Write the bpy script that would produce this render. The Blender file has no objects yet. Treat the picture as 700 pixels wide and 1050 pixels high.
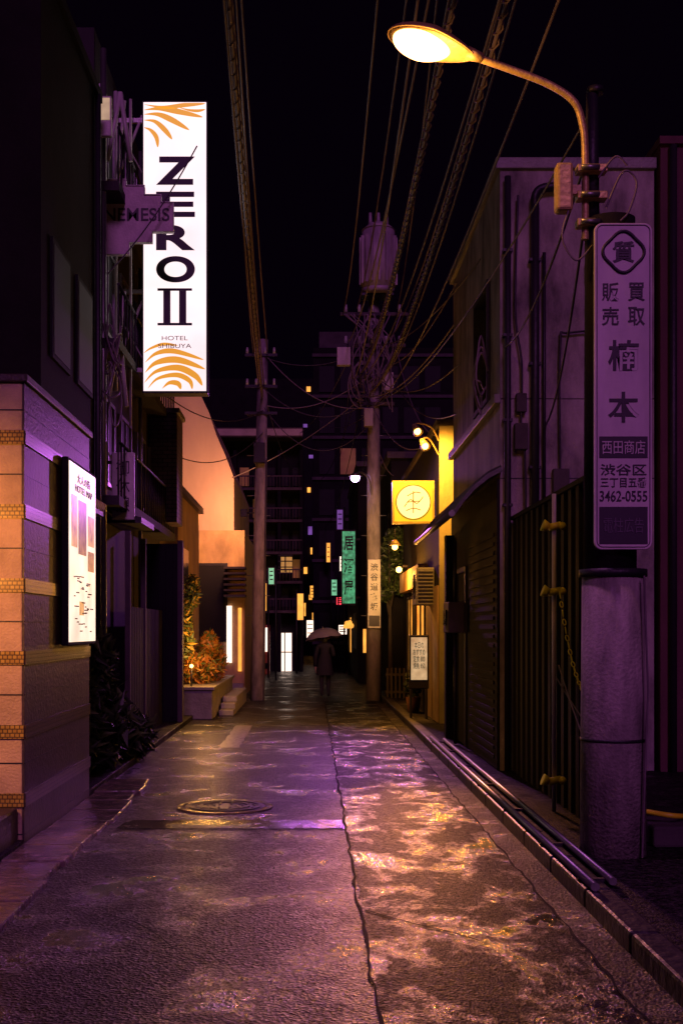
import bpy, bmesh, math, random
from mathutils import Vector, Matrix
random.seed(7)
C=bpy.context; D=bpy.data
col=C.scene.collection
# ---------------------------------------------------------------- helpers
def link(o,parent=None):
    col.objects.link(o)
    if parent is not None:
        o.parent=parent
        o.matrix_parent_inverse=Matrix.Translation(-Vector(parent.location))
    return o
def group(name,loc=(0,0,0)):
    e=D.objects.new(name,None); e.location=loc; e.empty_display_size=.2
    col.objects.link(e); return e
def mat(name,c,rough=.7,metal=0.,var=.35,scale=2.5,bump=.25,bscale=35,streak=0,c2=None,spec=.5):
    m=D.materials.new(name); m.use_nodes=True; nt=m.node_tree; N=nt.nodes; L=nt.links
    b=N['Principled BSDF']; b.inputs['Roughness'].default_value=rough; b.inputs['Metallic'].default_value=metal
    b.inputs['Specular IOR Level'].default_value=spec
    tc=N.new('ShaderNodeTexCoord')
    n=N.new('ShaderNodeTexNoise'); n.inputs['Scale'].default_value=scale; n.inputs['Detail'].default_value=5; n.inputs['Roughness'].default_value=.65
    mp=N.new('ShaderNodeMapping'); L.new(tc.outputs['Object'],mp.inputs['Vector'])
    if streak: mp.inputs['Scale'].default_value=(1,1,1/streak)
    L.new(mp.outputs['Vector'],n.inputs['Vector'])
    r=N.new('ShaderNodeValToRGB'); r.color_ramp.elements[0].position=.3; r.color_ramp.elements[1].position=.68
    dk=c2 if c2 else tuple(x*(1-var) for x in c)
    r.color_ramp.elements[0].color=(*dk,1); r.color_ramp.elements[1].color=(*c,1)
    L.new(n.outputs['Fac'],r.inputs['Fac']); L.new(r.outputs['Color'],b.inputs['Base Color'])
    if bump:
        n2=N.new('ShaderNodeTexNoise'); n2.inputs['Scale'].default_value=bscale; n2.inputs['Detail'].default_value=3
        L.new(tc.outputs['Object'],n2.inputs['Vector'])
        bp=N.new('ShaderNodeBump'); bp.inputs['Strength'].default_value=bump; bp.inputs['Distance'].default_value=.02
        L.new(n2.outputs['Fac'],bp.inputs['Height']); L.new(bp.outputs['Normal'],b.inputs['Normal'])
    return m
def brick(name,c1,c2,mortar,w,h,rough=.6,ms=.01,rot=None):
    m=D.materials.new(name); m.use_nodes=True; nt=m.node_tree; N=nt.nodes; L=nt.links
    b=N['Principled BSDF']; b.inputs['Roughness'].default_value=rough
    tc=N.new('ShaderNodeTexCoord'); sx=N.new('ShaderNodeSeparateXYZ'); L.new(tc.outputs['Object'],sx.inputs[0])
    ad=N.new('ShaderNodeMath'); ad.operation='ADD'; L.new(sx.outputs['X'],ad.inputs[0]); L.new(sx.outputs['Y'],ad.inputs[1])
    cx=N.new('ShaderNodeCombineXYZ'); L.new(ad.outputs[0],cx.inputs['X']); L.new(sx.outputs['Z'],cx.inputs['Y'])
    bt=N.new('ShaderNodeTexBrick'); bt.inputs['Scale'].default_value=1; bt.inputs['Brick Width'].default_value=w; bt.inputs['Row Height'].default_value=h
    bt.inputs['Mortar Size'].default_value=ms; bt.inputs['Color1'].default_value=(*c1,1); bt.inputs['Color2'].default_value=(*c2,1); bt.inputs['Mortar'].default_value=(*mortar,1)
    L.new(cx.outputs[0],bt.inputs['Vector']); 
    n=N.new('ShaderNodeTexNoise'); n.inputs['Scale'].default_value=3; n.inputs['Detail'].default_value=6; L.new(tc.outputs['Object'],n.inputs['Vector'])
    cr=N.new('ShaderNodeValToRGB'); cr.color_ramp.elements[0].color=(.45,.45,.45,1); cr.color_ramp.elements[1].color=(1,1,1,1); cr.color_ramp.elements[0].position=.3; cr.color_ramp.elements[1].position=.6
    L.new(n.outputs['Fac'],cr.inputs['Fac'])
    mx=N.new('ShaderNodeMix'); mx.data_type='RGBA'; mx.blend_type='MULTIPLY'; mx.inputs['Factor'].default_value=.8
    L.new(bt.outputs['Color'],mx.inputs['A']); L.new(cr.outputs['Color'],mx.inputs['B']); L.new(mx.outputs['Result'],b.inputs['Base Color'])
    bp=N.new('ShaderNodeBump'); bp.inputs['Strength'].default_value=.6; bp.inputs['Distance'].default_value=.01; bp.invert=True
    L.new(bt.outputs['Fac'],bp.inputs['Height']); L.new(bp.outputs['Normal'],b.inputs['Normal'])
    return m
def from_bm(name,bm,m,parent=None,smooth=False,bevel=0):
    me=D.meshes.new(name); bm.to_mesh(me); bm.free()
    if smooth:
        for p in me.polygons: p.use_smooth=True
    o=D.objects.new(name,me); me.materials.append(m); link(o,parent)
    if bevel:
        b=o.modifiers.new('b','BEVEL'); b.width=bevel; b.segments=2; b.limit_method='ANGLE'
    return o
def addbox(bm,b,mx=None):
    x0,x1,y0,y1,z0,z1=b
    v=[bm.verts.new(p) for p in [(x0,y0,z0),(x1,y0,z0),(x1,y1,z0),(x0,y1,z0),(x0,y0,z1),(x1,y0,z1),(x1,y1,z1),(x0,y1,z1)]]
    if mx is not None:
        for q in v: q.co=mx@q.co
    for f in [(0,3,2,1),(4,5,6,7),(0,1,5,4),(1,2,6,5),(2,3,7,6),(3,0,4,7)]: bm.faces.new([v[i] for i in f])
def boxes(name,L,m,parent=None,bevel=0):
    bm=bmesh.new()
    for b in L: addbox(bm,b)
    return from_bm(name,bm,m,parent,bevel=bevel)
def box(name,x0,x1,y0,y1,z0,z1,m,parent=None,bevel=0): return boxes(name,[(x0,x1,y0,y1,z0,z1)],m,parent,bevel)
def addcyl(bm,p0,p1,r0,r1=None,n=20,cap=True):
    if r1 is None: r1=r0
    p0=Vector(p0);p1=Vector(p1);d=(p1-p0).normalized()
    a=d.orthogonal().normalized(); b=d.cross(a)
    A=[];B=[]
    for i in range(n):
        t=2*math.pi*i/n; o=a*math.cos(t)+b*math.sin(t)
        A.append(bm.verts.new(p0+o*r0)); B.append(bm.verts.new(p1+o*r1))
    for i in range(n):
        j=(i+1)%n; f=bm.faces.new([A[i],A[j],B[j],B[i]]); f.smooth=True
    if cap: bm.faces.new(A[::-1]); bm.faces.new(B)
def cyls(name,L,m,parent=None,n=20):
    bm=bmesh.new()
    for c in L: addcyl(bm,*c,n=n)
    bmesh.ops.recalc_face_normals(bm,faces=bm.faces)
    return from_bm(name,bm,m,parent)
def poly(name,pts,y0,y1,m,parent=None,bevel=0):
    bm=bmesh.new(); A=[bm.verts.new((x,y0,z)) for x,z in pts]; B=[bm.verts.new((x,y1,z)) for x,z in pts]
    n=len(pts); bm.faces.new(A); bm.faces.new(B[::-1])
    for i in range(n): bm.faces.new([A[i],B[i],B[(i+1)%n],A[(i+1)%n]])
    bmesh.ops.recalc_face_normals(bm,faces=bm.faces)
    return from_bm(name,bm,m,parent,bevel=bevel)
def curve(name,lines,r,m,parent=None,cyc=False,res=1):
    cu=D.curves.new(name,'CURVE'); cu.dimensions='3D'; cu.bevel_depth=r; cu.bevel_resolution=res; cu.use_fill_caps=True
    for pts in lines:
        s=cu.splines.new('POLY'); s.points.add(len(pts)-1); s.use_cyclic_u=cyc
        for i,p in enumerate(pts): s.points[i].co=(*p,1)
        s.use_smooth=True
    o=D.objects.new(name,cu); cu.materials.append(m); return link(o,parent)
def smoothpts(P,n=8):
    P=[Vector(p) for p in P]; out=[]
    for i in range(len(P)-1):
        a=P[max(i-1,0)];b=P[i];c=P[i+1];d=P[min(i+2,len(P)-1)]
        for k in range(n):
            t=k/n
            out.append(.5*((2*b)+(-a+c)*t+(2*a-5*b+4*c-d)*t*t+(-a+3*b-3*c+d)*t**3))
    out.append(P[-1]); return out
def sagline(a,b,s,n=26):
    a=Vector(a);b=Vector(b)
    return [a.lerp(b,i/n)-Vector((0,0,s*4*(i/n)*(1-i/n))) for i in range(n+1)]
def twist(pts,r,pitch):
    out=[];acc=0
    fine=[]
    for i in range(len(pts)-1):
        k=max(2,int((pts[i+1]-pts[i]).length/(pitch/5)))
        for j in range(k): fine.append(pts[i].lerp(pts[i+1],j/k))
    for i,p in enumerate(fine):
        if i: acc+=(p-fine[i-1]).length
        t=acc/pitch*2*math.pi
        out.append(p+Vector((math.cos(t)*r,0,math.sin(t)*r)))
    return out
def text(body,cx,cz,y,w,h,m,parent,side=None,name='lettering',bold=0):
    cu=D.curves.new(name,'FONT'); cu.body=body; cu.extrude=.002; cu.align_x='CENTER'; cu.align_y='CENTER'; cu.fill_mode='BOTH'
    cu.materials.append(m); cu.offset=bold
    o=D.objects.new(name,cu); col.objects.link(o); C.view_layer.update()
    bb=[Vector(c) for c in o.bound_box]; x0=min(v.x for v in bb);x1=max(v.x for v in bb);y0=min(v.y for v in bb);y1=max(v.y for v in bb)
    sx=w/max(x1-x0,1e-4); sy=h/max(y1-y0,1e-4)
    mx=(x0+x1)/2*sx; my=(y0+y1)/2*sy
    o.scale=(sx,sy,1)
    if side is None:
        o.rotation_euler=(math.pi/2,0,0); o.location=(cx-mx,y,cz-my)
    else:
        o.rotation_euler=(math.pi/2,0,math.pi/2*side); o.location=(y,cx-mx*side,cz-my)
    o.parent=parent; o.matrix_parent_inverse=Matrix.Translation(-Vector(parent.location))
    return o
def light(name,kind,loc,power,color,size=.1,parent=None,target=None,spot=None,blend=.6):
    l=D.lights.new(name,kind); l.energy=power; l.color=color
    if kind in('POINT','SPOT'): l.shadow_soft_size=size
    if kind=='AREA': l.size=size
    if spot: l.spot_size=math.radians(spot); l.spot_blend=blend
    o=D.objects.new(name,l); o.location=loc
    if target is not None: o.rotation_euler=(Vector(target)-Vector(loc)).to_track_quat('-Z','Y').to_euler()
    return link(o,parent)
def foliage(name,blobs,n,leaf,mats,parent=None,long=1):
    for k,m in enumerate(mats):
        bm=bmesh.new()
        for i in range(n//len(mats)):
            c,r=random.choice(blobs)
            while True:
                p=Vector([random.uniform(-1,1) for _ in range(3)])
                if .25<p.length<1: break
            p=Vector(c)+Vector((p.x*r[0],p.y*r[1],p.z*r[2]))
            s=leaf*random.uniform(.6,1.3)
            R=Matrix.Rotation(random.uniform(0,6.28),4,'Z')@Matrix.Rotation(random.uniform(-1.2,1.2),4,'X')@Matrix.Rotation(random.uniform(0,6.28),4,'Y')
            vs=[bm.verts.new(p+R@Vector(q)*s) for q in [(0,-long,0),(.4,0,.08),(0,long,0),(-.4,0,.08)]]
            bm.faces.new(vs)
        from_bm('leaves',bm,m,parent)
def globe(name,c,r,m,parent,sub=2):
    bm=bmesh.new(); bmesh.ops.create_icosphere(bm,subdivisions=sub,radius=r,matrix=Matrix.Translation(c)); return from_bm(name,bm,m,parent,True)

# ---------------------------------------------------------------- materials
BLACK=mat('black_paint',(.010,.008,.012),.75,spec=.15)
DARKMETAL=mat('dark_metal',(.03,.025,.035),.5,.4)
STEEL=mat('galvanised_steel',(.3,.29,.3),.38,.8,bump=.1)
WORNSTEEL=mat('painted_steel_arm',(.6,.42,.17),.45,.2,var=.5,scale=8)
CONC=mat('concrete_pole',(.38,.32,.31),.75,streak=3,scale=7,var=.65,bump=.5,bscale=45)
CONC2=mat('concrete',(.26,.24,.23),.5,var=.5,scale=3,bump=.4)
WETCONC=mat('wet_concrete',(.22,.16,.14),.25,var=.8,scale=5,bump=.8,bscale=14)
KERBDARK=mat('dark_kerb_stone',(.03,.024,.026),.45,var=.7,scale=5,bump=.6,bscale=16,spec=.25)
CABLE=mat('cable_rubber',(.05,.04,.05),.5,bump=0)
CABLE2=mat('cable_grey',(.19,.14,.17),.5,bump=0)
PLASTER=mat('plaster_white',(.42,.35,.36),.8,var=.85,scale=2.6,streak=2.4,bump=.4,bscale=40)
MAROON=mat('plaster_maroon',(.12,.035,.05),.8,var=.5,scale=1.5,streak=3)
DARKWALL=mat('dark_wall',(.014,.011,.014),.9,var=.4,spec=.15)
MIDWALL=mat('grey_wall',(.08,.06,.07),.85,var=.5)
HOTELWALL=mat('hotel_wall',(.05,.042,.05),.8,var=.4,streak=3,spec=.2)
PEACH=mat('peach_render',(.52,.36,.26),.8,var=.25,scale=1.2,streak=3)
BEIGE=mat('beige_render',(.54,.4,.24),.65,var=.4,scale=3,bump=.4,bscale=50)
DARKSTONE_SHADE=mat('dark_stone_side_shade',(.048,.028,.028),.5,var=.6,scale=4,bump=.3,streak=2)  # dark stone for coping and step; also paints shade on the wall's street side
GOLDTILE=brick('gold_mosaic_tile',(.5,.36,.07),(.34,.22,.04),(.1,.07,.03),.035,.03,.3,.004)
GOLDTILE_SHADE=brick('gold_mosaic_shade',(.10,.06,.025),(.06,.04,.018),(.025,.018,.012),.035,.03,.35,.004)  # gold tile darkened, shade of the side bands put into the colour
DARKBRICK=brick('dark_brick_tile',(.18,.11,.13),(.12,.08,.1),(.04,.03,.04),.16,.07,.5,.01)
GLASS=mat('dark_glass',(.01,.01,.015),.12,0,bump=0,spec=.5)
DULLGLASS=mat('dull_glass',(.012,.01,.014),.6,0,bump=0,spec=.2)
YEL=mat('yellow_plastic',(.9,.85,.02),.45,bump=0)
SHOPWALL=mat('shop_wall',(.5,.42,.2),.7,var=.5,streak=3)
ORANGEWALL=mat('orange_render',(.48,.3,.15),.75,var=.5,streak=2)
LEAFD=mat('leaf_dark',(.025,.04,.015),.5,bump=0); LEAFG=mat('leaf_green',(.08,.12,.03),.5,bump=0)
LEAFO=mat('leaf_orange_lit',(.45,.17,.02),.5,bump=0); LEAFY=mat('leaf_yellow',(.42,.27,.04),.5,bump=0)  # orange of the warm light on the bush is painted into the leaves
BARK=mat('bark',(.06,.045,.035),.9)
INK=mat('ink_black',(.012,.008,.02),.5,bump=0,var=.1)
def emis(name,c,s,var=.0,scale=3,mis=False):
    m=D.materials.new(name); m.use_nodes=True; N=m.node_tree.nodes; L=m.node_tree.links
    b=N['Principled BSDF']; b.inputs['Base Color'].default_value=(*[x*.4 for x in c],1); b.inputs['Roughness'].default_value=.35
    b.inputs['Emission Color'].default_value=(*c,1); b.inputs['Emission Strength'].default_value=s
    if not mis: m.cycles.emission_sampling='NONE'
    if var:
        tc=N.new('ShaderNodeTexCoord'); n=N.new('ShaderNodeTexNoise'); n.inputs['Scale'].default_value=scale; n.inputs['Detail'].default_value=4
        L.new(tc.outputs['Object'],n.inputs['Vector']); mr=N.new('ShaderNodeMapRange'); mr.inputs['From Min'].default_value=.3; mr.inputs['From Max'].default_value=.7
        mr.inputs['To Min'].default_value=s*(1-var); mr.inputs['To Max'].default_value=s
        L.new(n.outputs['Fac'],mr.inputs['Value']); L.new(mr.outputs['Result'],b.inputs['Emission Strength'])
    return m
E_SIGN=emis('sign_face_white',(1,.82,.82),1.3,.2,1.2,mis=True)
E_GOLD=emis('sign_gold',(.85,.36,.03),.9)
E_MAP=emis('sign_face_map',(1,.78,.62),1.35,.35,3,mis=True)
E_BULB=emis('lamp_glass',(1,.46,.14),9)
E_YEL=emis('sign_face_yellow',(.85,.56,.02),.9,.25)
E_WARM=emis('warm_window',(1,.40,.06),1.6,.4)
E_WARM2=emis('warm_lamp',(1,.5,.1),9)
E_WHITE=emis('white_tube',(1,.75,.6),1.7)
E_PURPLE=emis('purple_lamp_glass',(.75,.4,1),16)
E_GREEN=emis('green_sign_face',(.15,.75,.35),.6,.8,9)
E_DIMWIN=emis('dim_window',(.9,.36,.10),.07,.7,2)
E_PURWIN=emis('purple_window',(.5,.2,.9),.35,.6,2)
E_RED=emis('red_lamp',(1,.05,.08),1.6)
E_SHOPDOOR=emis('shop_interior',(1,.4,.05),1.3,.8,2.5,mis=True)

def road_mat(name,wetlo,dry,base,bump,bs=60,pud=.5,und=.25,dist=.016,spec=(.25,.8),soft=.07,bigs=1.3,st_y=1):
    m=D.materials.new(name); m.use_nodes=True; nt=m.node_tree; N=nt.nodes; L=nt.links
    b=N['Principled BSDF']
    tc=N.new('ShaderNodeTexCoord')
    mp=N.new('ShaderNodeMapping'); mp.inputs['Scale'].default_value=(1,1/st_y,1); L.new(tc.outputs['Object'],mp.inputs['Vector'])
    big=N.new('ShaderNodeTexNoise'); big.inputs['Scale'].default_value=bigs; big.inputs['Detail'].default_value=9; big.inputs['Roughness'].default_value=.72; big.inputs['Distortion'].default_value=.3
    L.new(mp.outputs['Vector'],big.inputs['Vector'])
    def rng(a,c):
        r=N.new('ShaderNodeMapRange'); r.inputs['From Min'].default_value=pud-soft; r.inputs['From Max'].default_value=pud+soft
        r.inputs['To Min'].default_value=a; r.inputs['To Max'].default_value=c; L.new(big.outputs['Fac'],r.inputs['Value']); return r.outputs['Result']
    v=N.new('ShaderNodeTexVoronoi'); v.inputs['Scale'].default_value=bs; L.new(tc.outputs['Object'],v.inputs['Vector'])
    # every stone chip of the aggregate is a little more or less glossy than its neighbour
    sv=N.new('ShaderNodeSeparateColor'); L.new(v.outputs['Color'],sv.inputs['Color'])
    gr=N.new('ShaderNodeMapRange'); gr.inputs['From Min'].default_value=.35; gr.inputs['From Max'].default_value=.95; gr.inputs['To Min'].default_value=.25; gr.inputs['To Max'].default_value=1.7; L.new(sv.outputs['Red'],gr.inputs['Value'])
    sm=N.new('ShaderNodeMath'); sm.operation='MULTIPLY'; L.new(rng(spec[0],spec[1]),sm.inputs[0]); L.new(gr.outputs['Result'],sm.inputs[1])
    L.new(rng(dry,wetlo),b.inputs['Roughness']); L.new(sm.outputs[0],b.inputs['Specular IOR Level'])
    f=N.new('ShaderNodeTexNoise'); f.inputs['Scale'].default_value=bs*.45; f.inputs['Detail'].default_value=4; f.inputs['Roughness'].default_value=.7; L.new(tc.outputs['Object'],f.inputs['Vector'])
    sc=N.new('ShaderNodeMath'); sc.operation='MULTIPLY'; sc.inputs[1].default_value=1.8; L.new(f.outputs['Fac'],sc.inputs[0])
    ad=N.new('ShaderNodeMath'); ad.operation='ADD'; L.new(v.outputs['Distance'],ad.inputs[0]); L.new(sc.outputs[0],ad.inputs[1])
    u=N.new('ShaderNodeTexNoise'); u.inputs['Scale'].default_value=6; u.inputs['Detail'].default_value=4; L.new(tc.outputs['Object'],u.inputs['Vector'])
    b1=N.new('ShaderNodeBump'); b1.inputs['Distance'].default_value=.04; b1.inputs['Strength'].default_value=und; L.new(u.outputs['Fac'],b1.inputs['Height'])
    bp=N.new('ShaderNodeBump'); bp.inputs['Distance'].default_value=dist; L.new(rng(bump,bump*.3),bp.inputs['Strength']); L.new(ad.outputs[0],bp.inputs['Height']); L.new(b1.outputs['Normal'],bp.inputs['Normal']); L.new(bp.outputs['Normal'],b.inputs['Normal'])
    cr=N.new('ShaderNodeValToRGB'); cr.color_ramp.elements[0].color=(*[x*.15 for x in base],1); cr.color_ramp.elements[1].color=(*[x*2.6 for x in base],1)
    cr.color_ramp.elements[0].position=.42; cr.color_ramp.elements[1].position=.68
    L.new(f.outputs['Fac'],cr.inputs['Fac']); L.new(cr.outputs['Color'],b.inputs['Base Color'])
    return m
ASPHALT=road_mat('wet_asphalt',.17,.40,(.020,.016,.021),1.0,62,.56,.3,.018,(.22,.8))
ASPHALT2=road_mat('wet_smooth_asphalt',.12,.45,(.010,.008,.008),.9,70,.535,.45,.011,(.06,1.0),.05,2.2,1.6)
ASPHALT3=road_mat('patched_asphalt',.15,.34,(.03,.026,.03),.4,90,.5,.25,.008,(.3,.8))
GROUND=mat('ground_soil',(.03,.025,.028),.6,bump=.5)
PAVE=road_mat('wet_pavement',.3,.6,(.018,.015,.016),.5,60,.6,.2,.01,(.08,.3))

# ---------------------------------------------------------------- ground
def sheet(name,x0,x1,y0,y1,z,m,nx=1,ny=1,jit=0):
    bm=bmesh.new(); V=[]
    for j in range(ny+1):
        row=[]
        for i in range(nx+1):
            x=x0+(x1-x0)*i/nx; y=y0+(y1-y0)*j/ny
            if jit and (i in(0,nx)): x+=random.uniform(-jit,jit)
            if jit and (j in(0,ny)): y+=random.uniform(-jit,jit)
            row.append(bm.verts.new((x,y,z)))
        V.append(row)
    for j in range(ny):
        for i in range(nx): bm.faces.new([V[j][i],V[j][i+1],V[j+1][i+1],V[j+1][i]])
    return from_bm(name,bm,m)
sheet('ground',-150,150,-60,240,-.03,GROUND)
sheet('road',-2.2,1.66,-8,75,0,ASPHALT)
sheet('road_patch',.28,1.36,3.2,27,.004,ASPHALT2,1,160,.014)
sheet('road_patch.001',-1.55,.262,9.75,10.2,.004,ASPHALT3,30,1,.02)
PAINT=mat('worn_road_paint',(.4,.36,.35),.4,c2=(.03,.025,.03),scale=14,bump=.3)
sheet('road_marking',-1.25,-.98,16.4,20.2,.0045,PAINT,1,20,.02)
bm=bmesh.new()
def crack(pts,w,z=.009):
    pts=[Vector((x,y,z)) for x,y in pts]
    L=[];R=[]
    for i,p in enumerate(pts):
        d=(pts[min(i+1,len(pts)-1)]-pts[max(i-1,0)]).normalized(); n=Vector((-d.y,d.x,0)); ww=w*random.uniform(.4,1.3)
        L.append(bm.verts.new(p+n*ww)); R.append(bm.verts.new(p-n*ww))
    for i in range(len(pts)-1): bm.faces.new([L[i],R[i],R[i+1],L[i+1]])
crack([(.27+random.uniform(-.015,.015),3.2+i*.15) for i in range(158)],.009)
crack([(1.36+random.uniform(-.012,.012),3.2+i*.15) for i in range(158)],.008)
crack([(-1.55+i*.06,9.74+random.uniform(-.015,.015)) for i in range(31)],.010)
crack([(.3+i*.05,6.9-i*.06+random.uniform(-.02,.02)) for i in range(12)],.009)
crack([(.3+i*.07,12.2+random.uniform(-.03,.03)) for i in range(16)],.008)
crack([(-1.6+i*.09,6.3+.5*math.sin(i*.35)+random.uniform(-.03,.03)) for i in range(14)],.006)
TAR=mat('tar_joint',(.010,.008,.010),.8,bump=0,spec=.1)
from_bm('road_crack',bm,TAR)
g=group('kerb',(-1.87,8,0))
bx=[];y=4.0
while y<12.6:
    l=.6 if y<11 else .5
    bx.append((-2.095,-1.66+random.uniform(-.025,.025),y,y+l-.02,-.02,.04+random.uniform(-.012,.012))); y+=l
boxes('kerb_stones',bx,WETCONC,g,.012)
g=group('kerb',(1.7,10,0))
bx=[];y=-2.0
while y<30: bx.append((1.56,1.72,y,y+.985,-.02,.11)); y+=1.0
boxes('kerb_stones',bx,KERBDARK,g,.02)
g=group('drain_pipe_rail',(1.6,10,.1))
cyls('rails',[((1.60,6.9,.14),(1.60,16.4,.14),.026),((1.75,7.1,.13),(1.75,16.2,.13),.024)],STEEL,g,12)
boxes('brackets',[(1.57,1.79,y,y+.04,.105,.125) for y in (7.2,8.4,10,11.6,13.2,14.8,16)],DARKMETAL,g)
box('pavement',1.72,9,-2,30,-.02,.09,PAVE)
box('pavement',-6,-2.1,11.5,28,-.02,.08,PAVE,bevel=.01)
box('pavement',-6,-2.1,-2,8.9,-.02,.06,PAVE)
g=group('manhole_cover',(-.78,10.95,0))
IRON=mat('cast_iron',(.05,.045,.05),.4,.7,bump=.3)
bm=bmesh.new()
addcyl(bm,(-.78,10.95,.0),(-.78,10.95,.012),.36,n=48); from_bm('cover_plate',bm,IRON,g)
def ring(name,c,r0,r1,z0,z1,m,parent,n=48):
    bm=bmesh.new(); q=[]
    for i in range(n):
        t=2*math.pi*i/n; cs,sn=math.cos(t),math.sin(t)
        q.append([bm.verts.new((c[0]+r*cs,c[1]+r*sn,z)) for r,z in((r0,z0),(r1,z0),(r1,z1),(r0,z1))])
    for i in range(n):
        a=q[i];b=q[(i+1)%n]
        for k in range(4): bm.faces.new([a[k],b[k],b[(k+1)%4],a[(k+1)%4]])
    bmesh.ops.recalc_face_normals(bm,faces=bm.faces)
    return from_bm(name,bm,m,parent)
ring('outer_frame',(-.78,10.95),.375,.43,0,.012,WETCONC,g)
ring('rib_ring',(-.78,10.95),.2,.225,.011,.019,IRON,g); ring('rib_ring',(-.78,10.95),.3,.33,.011,.019,IRON,g)
boxes('rib_studs',[(-.78+r*math.cos(t)-.012,-.78+r*math.cos(t)+.012,10.95+r*math.sin(t)-.012,10.95+r*math.sin(t)+.012,.011,.018) for r,n in((.1,6),(.155,10),(.262,18)) for t in [2*math.pi*i/n for i in range(n)]],IRON,g)

# ---------------------------------------------------------------- left tiled wall
g=group('tiled_wall',(-3.5,10.2,0))
box('wall_body',-5.5,-2.115,8.9,11.5,0,3.40,BEIGE,g,.01)
box('side_shade_skin',-2.113,-2.1,8.902,11.5,0,3.40,DARKSTONE_SHADE,g)  # thin dark skin, the side's shade painted into its colour
bands=[.35,.85,1.39,1.92,2.46,3.0]
boxes('tile_band',[(-5.5,-2.101,8.885,8.899,z-.05,z+.05) for z in bands],GOLDTILE,g)
boxes('tile_band_side',[(-2.099,-2.088,8.899,11.5,z-.05,z+.05) for z in bands],GOLDTILE_SHADE,g)
zs=[.10,.62,1.12,1.655,2.19,2.73,3.2]
boxes('groove_line',[(-5.5,-2.11,8.8965,8.8995,z-.005,z+.005) for z in zs]+[(-2.42,-2.41,8.8966,8.8996,.006,3.4)]+[(-2.0995,-2.0965,8.91,11.5,z-.004,z+.004) for z in zs],DARKMETAL,g)
box('coping',-5.52,-2.07,8.87,11.53,3.40,3.46,DARKSTONE_SHADE,g,.01)
box('plinth_step',-5.5,-2.14,8.2,8.88,0,.3,DARKSTONE_SHADE,g,.02)
g=group('illuminated_sign',(-2.05,10.8,2.25))
box('housing',-2.086,-2.03,10.15,11.42,1.46,3.04,BLACK,g,.01)
box('face_panel',-2.0299,-2.022,10.18,11.39,1.49,3.01,E_MAP,g)
MAPINK=mat('map_ink',(.3,.16,.12),.5,bump=0); MAPRED=emis('map_orange',(.95,.48,.2),.95,.7,9); MAPBR=emis('map_brown',(.5,.25,.14),.7,.7,12)
text('大人の街\nHOTEL MAP',10.8,2.86,-2.018,.8,.16,MAPINK,g,1)
bx=[]
for i in range(34):
    yy=10.25+random.random()*.95; zz_=1.56+random.random()*.5
    bx.append((-2.021,-2.018,yy,min(yy+random.uniform(.05,.22),11.35),zz_,zz_+.010))
boxes('map_streets',bx,MAPINK,g)
boxes('map_photos',[(-2.021,-2.0185,10.25,10.5,2.3,2.74),(-2.021,-2.0185,11.0,11.3,2.35,2.62),(-2.021,-2.0185,10.6,10.8,1.72,1.84)],MAPRED,g)
boxes('map_photos',[(-2.021,-2.0185,10.56,10.92,2.25,2.72),(-2.021,-2.0185,11.0,11.3,2.12,2.3)],MAPBR,g)
g=group('assumed_lantern',(-3.0,6.9,0))  # assumed lamp out of view, added to warm the tiled wall's front
cyls('post',[((-3.0,6.9,.06),(-3.0,6.9,2.3),.035)],DARKMETAL,g)
globe('globe',(-3.0,6.9,2.42),.12,E_WARM2,g,3)
cyls('globe_base',[((-3.0,6.9,2.28),(-3.0,6.9,2.33),.08)],DARKMETAL,g)
light('assumed_lantern_light','SPOT',(-2.95,7.1,2.3),215,(1,.36,.08),.12,g,(-2.6,8.9,1.8),90,.7)

# ---------------------------------------------------------------- dark building (upper left)
g=group('dark_building',(-5,13,0))
box('walls',-9,-2.6,11.7,14.8,0,8.0,DARKWALL,g)
boxes('roof_edge',[(-9.05,-2.55,11.65,14.85,8.0,8.12)],DARKWALL,g)
boxes('window_frames',[(-2.599,-2.57,12.1,13.0,4.3,5.5),(-2.599,-2.57,13.4,14.3,4.3,5.5)],BLACK,g)
boxes('window_panes',[(-2.58,-2.565,12.15,12.95,4.35,5.45),(-2.58,-2.565,13.45,14.25,4.35,5.45)],DULLGLASS,g)
cyls('downpipe',[((-2.56,14.6,0),(-2.56,14.6,8),.035)],DARKMETAL,g)
g=group('shrub',(-2.35,13,0))
foliage('shrub',[((-2.35,12.4,.7),(.2,.5,.6)),((-2.3,13.2,.6),(.28,.5,.55)),((-2.35,14.2,.4),(.3,.6,.35)),((-2.3,12.8,1.25),(.2,.3,.35)),((-2.2,14.9,.3),(.25,.5,.25))],2600,.09,[LEAFD,LEAFD,LEAFG],g,1.7)
cyls('stems',[((-2.35,12.7,0),(-2.35,12.6,1),.02,.008),((-2.3,13.5,0),(-2.25,14,.8),.025,.008)],BARK,g,8)

# ---------------------------------------------------------------- hotel building
g=group('hotel_building',(-4.5,18,0))
box('walls',-8,-2.75,15.4,22,0,9.2,HOTELWALL,g)
wf=[];wp=[];sl=[]
for fl in range(3):
    z=3.5+fl*2.0
    for k in range(4):
        y=15.75+k*1.55
        wf+= [(-2.749,-2.70,y,y+.05,z,z+1.15),(-2.749,-2.70,y+.95,y+1.0,z,z+1.15),(-2.749,-2.70,y+.05,y+.95,z,z+.05),(-2.749,-2.70,y+.05,y+.95,z+1.1,z+1.15),(-2.749,-2.71,y+.48,y+.51,z+.05,z+1.1)]
        wp.append((-2.748,-2.73,y+.05,y+.95,z+.05,z+1.1))
    sl.append((-2.749,-2.45,15.5,21.9,z-.32,z-.2))
boxes('window_frames',wf,STEEL,g); boxes('window_panes',wp,DULLGLASS,g); boxes('balcony_slabs',sl,HOTELWALL,g)
rl=[]
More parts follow.
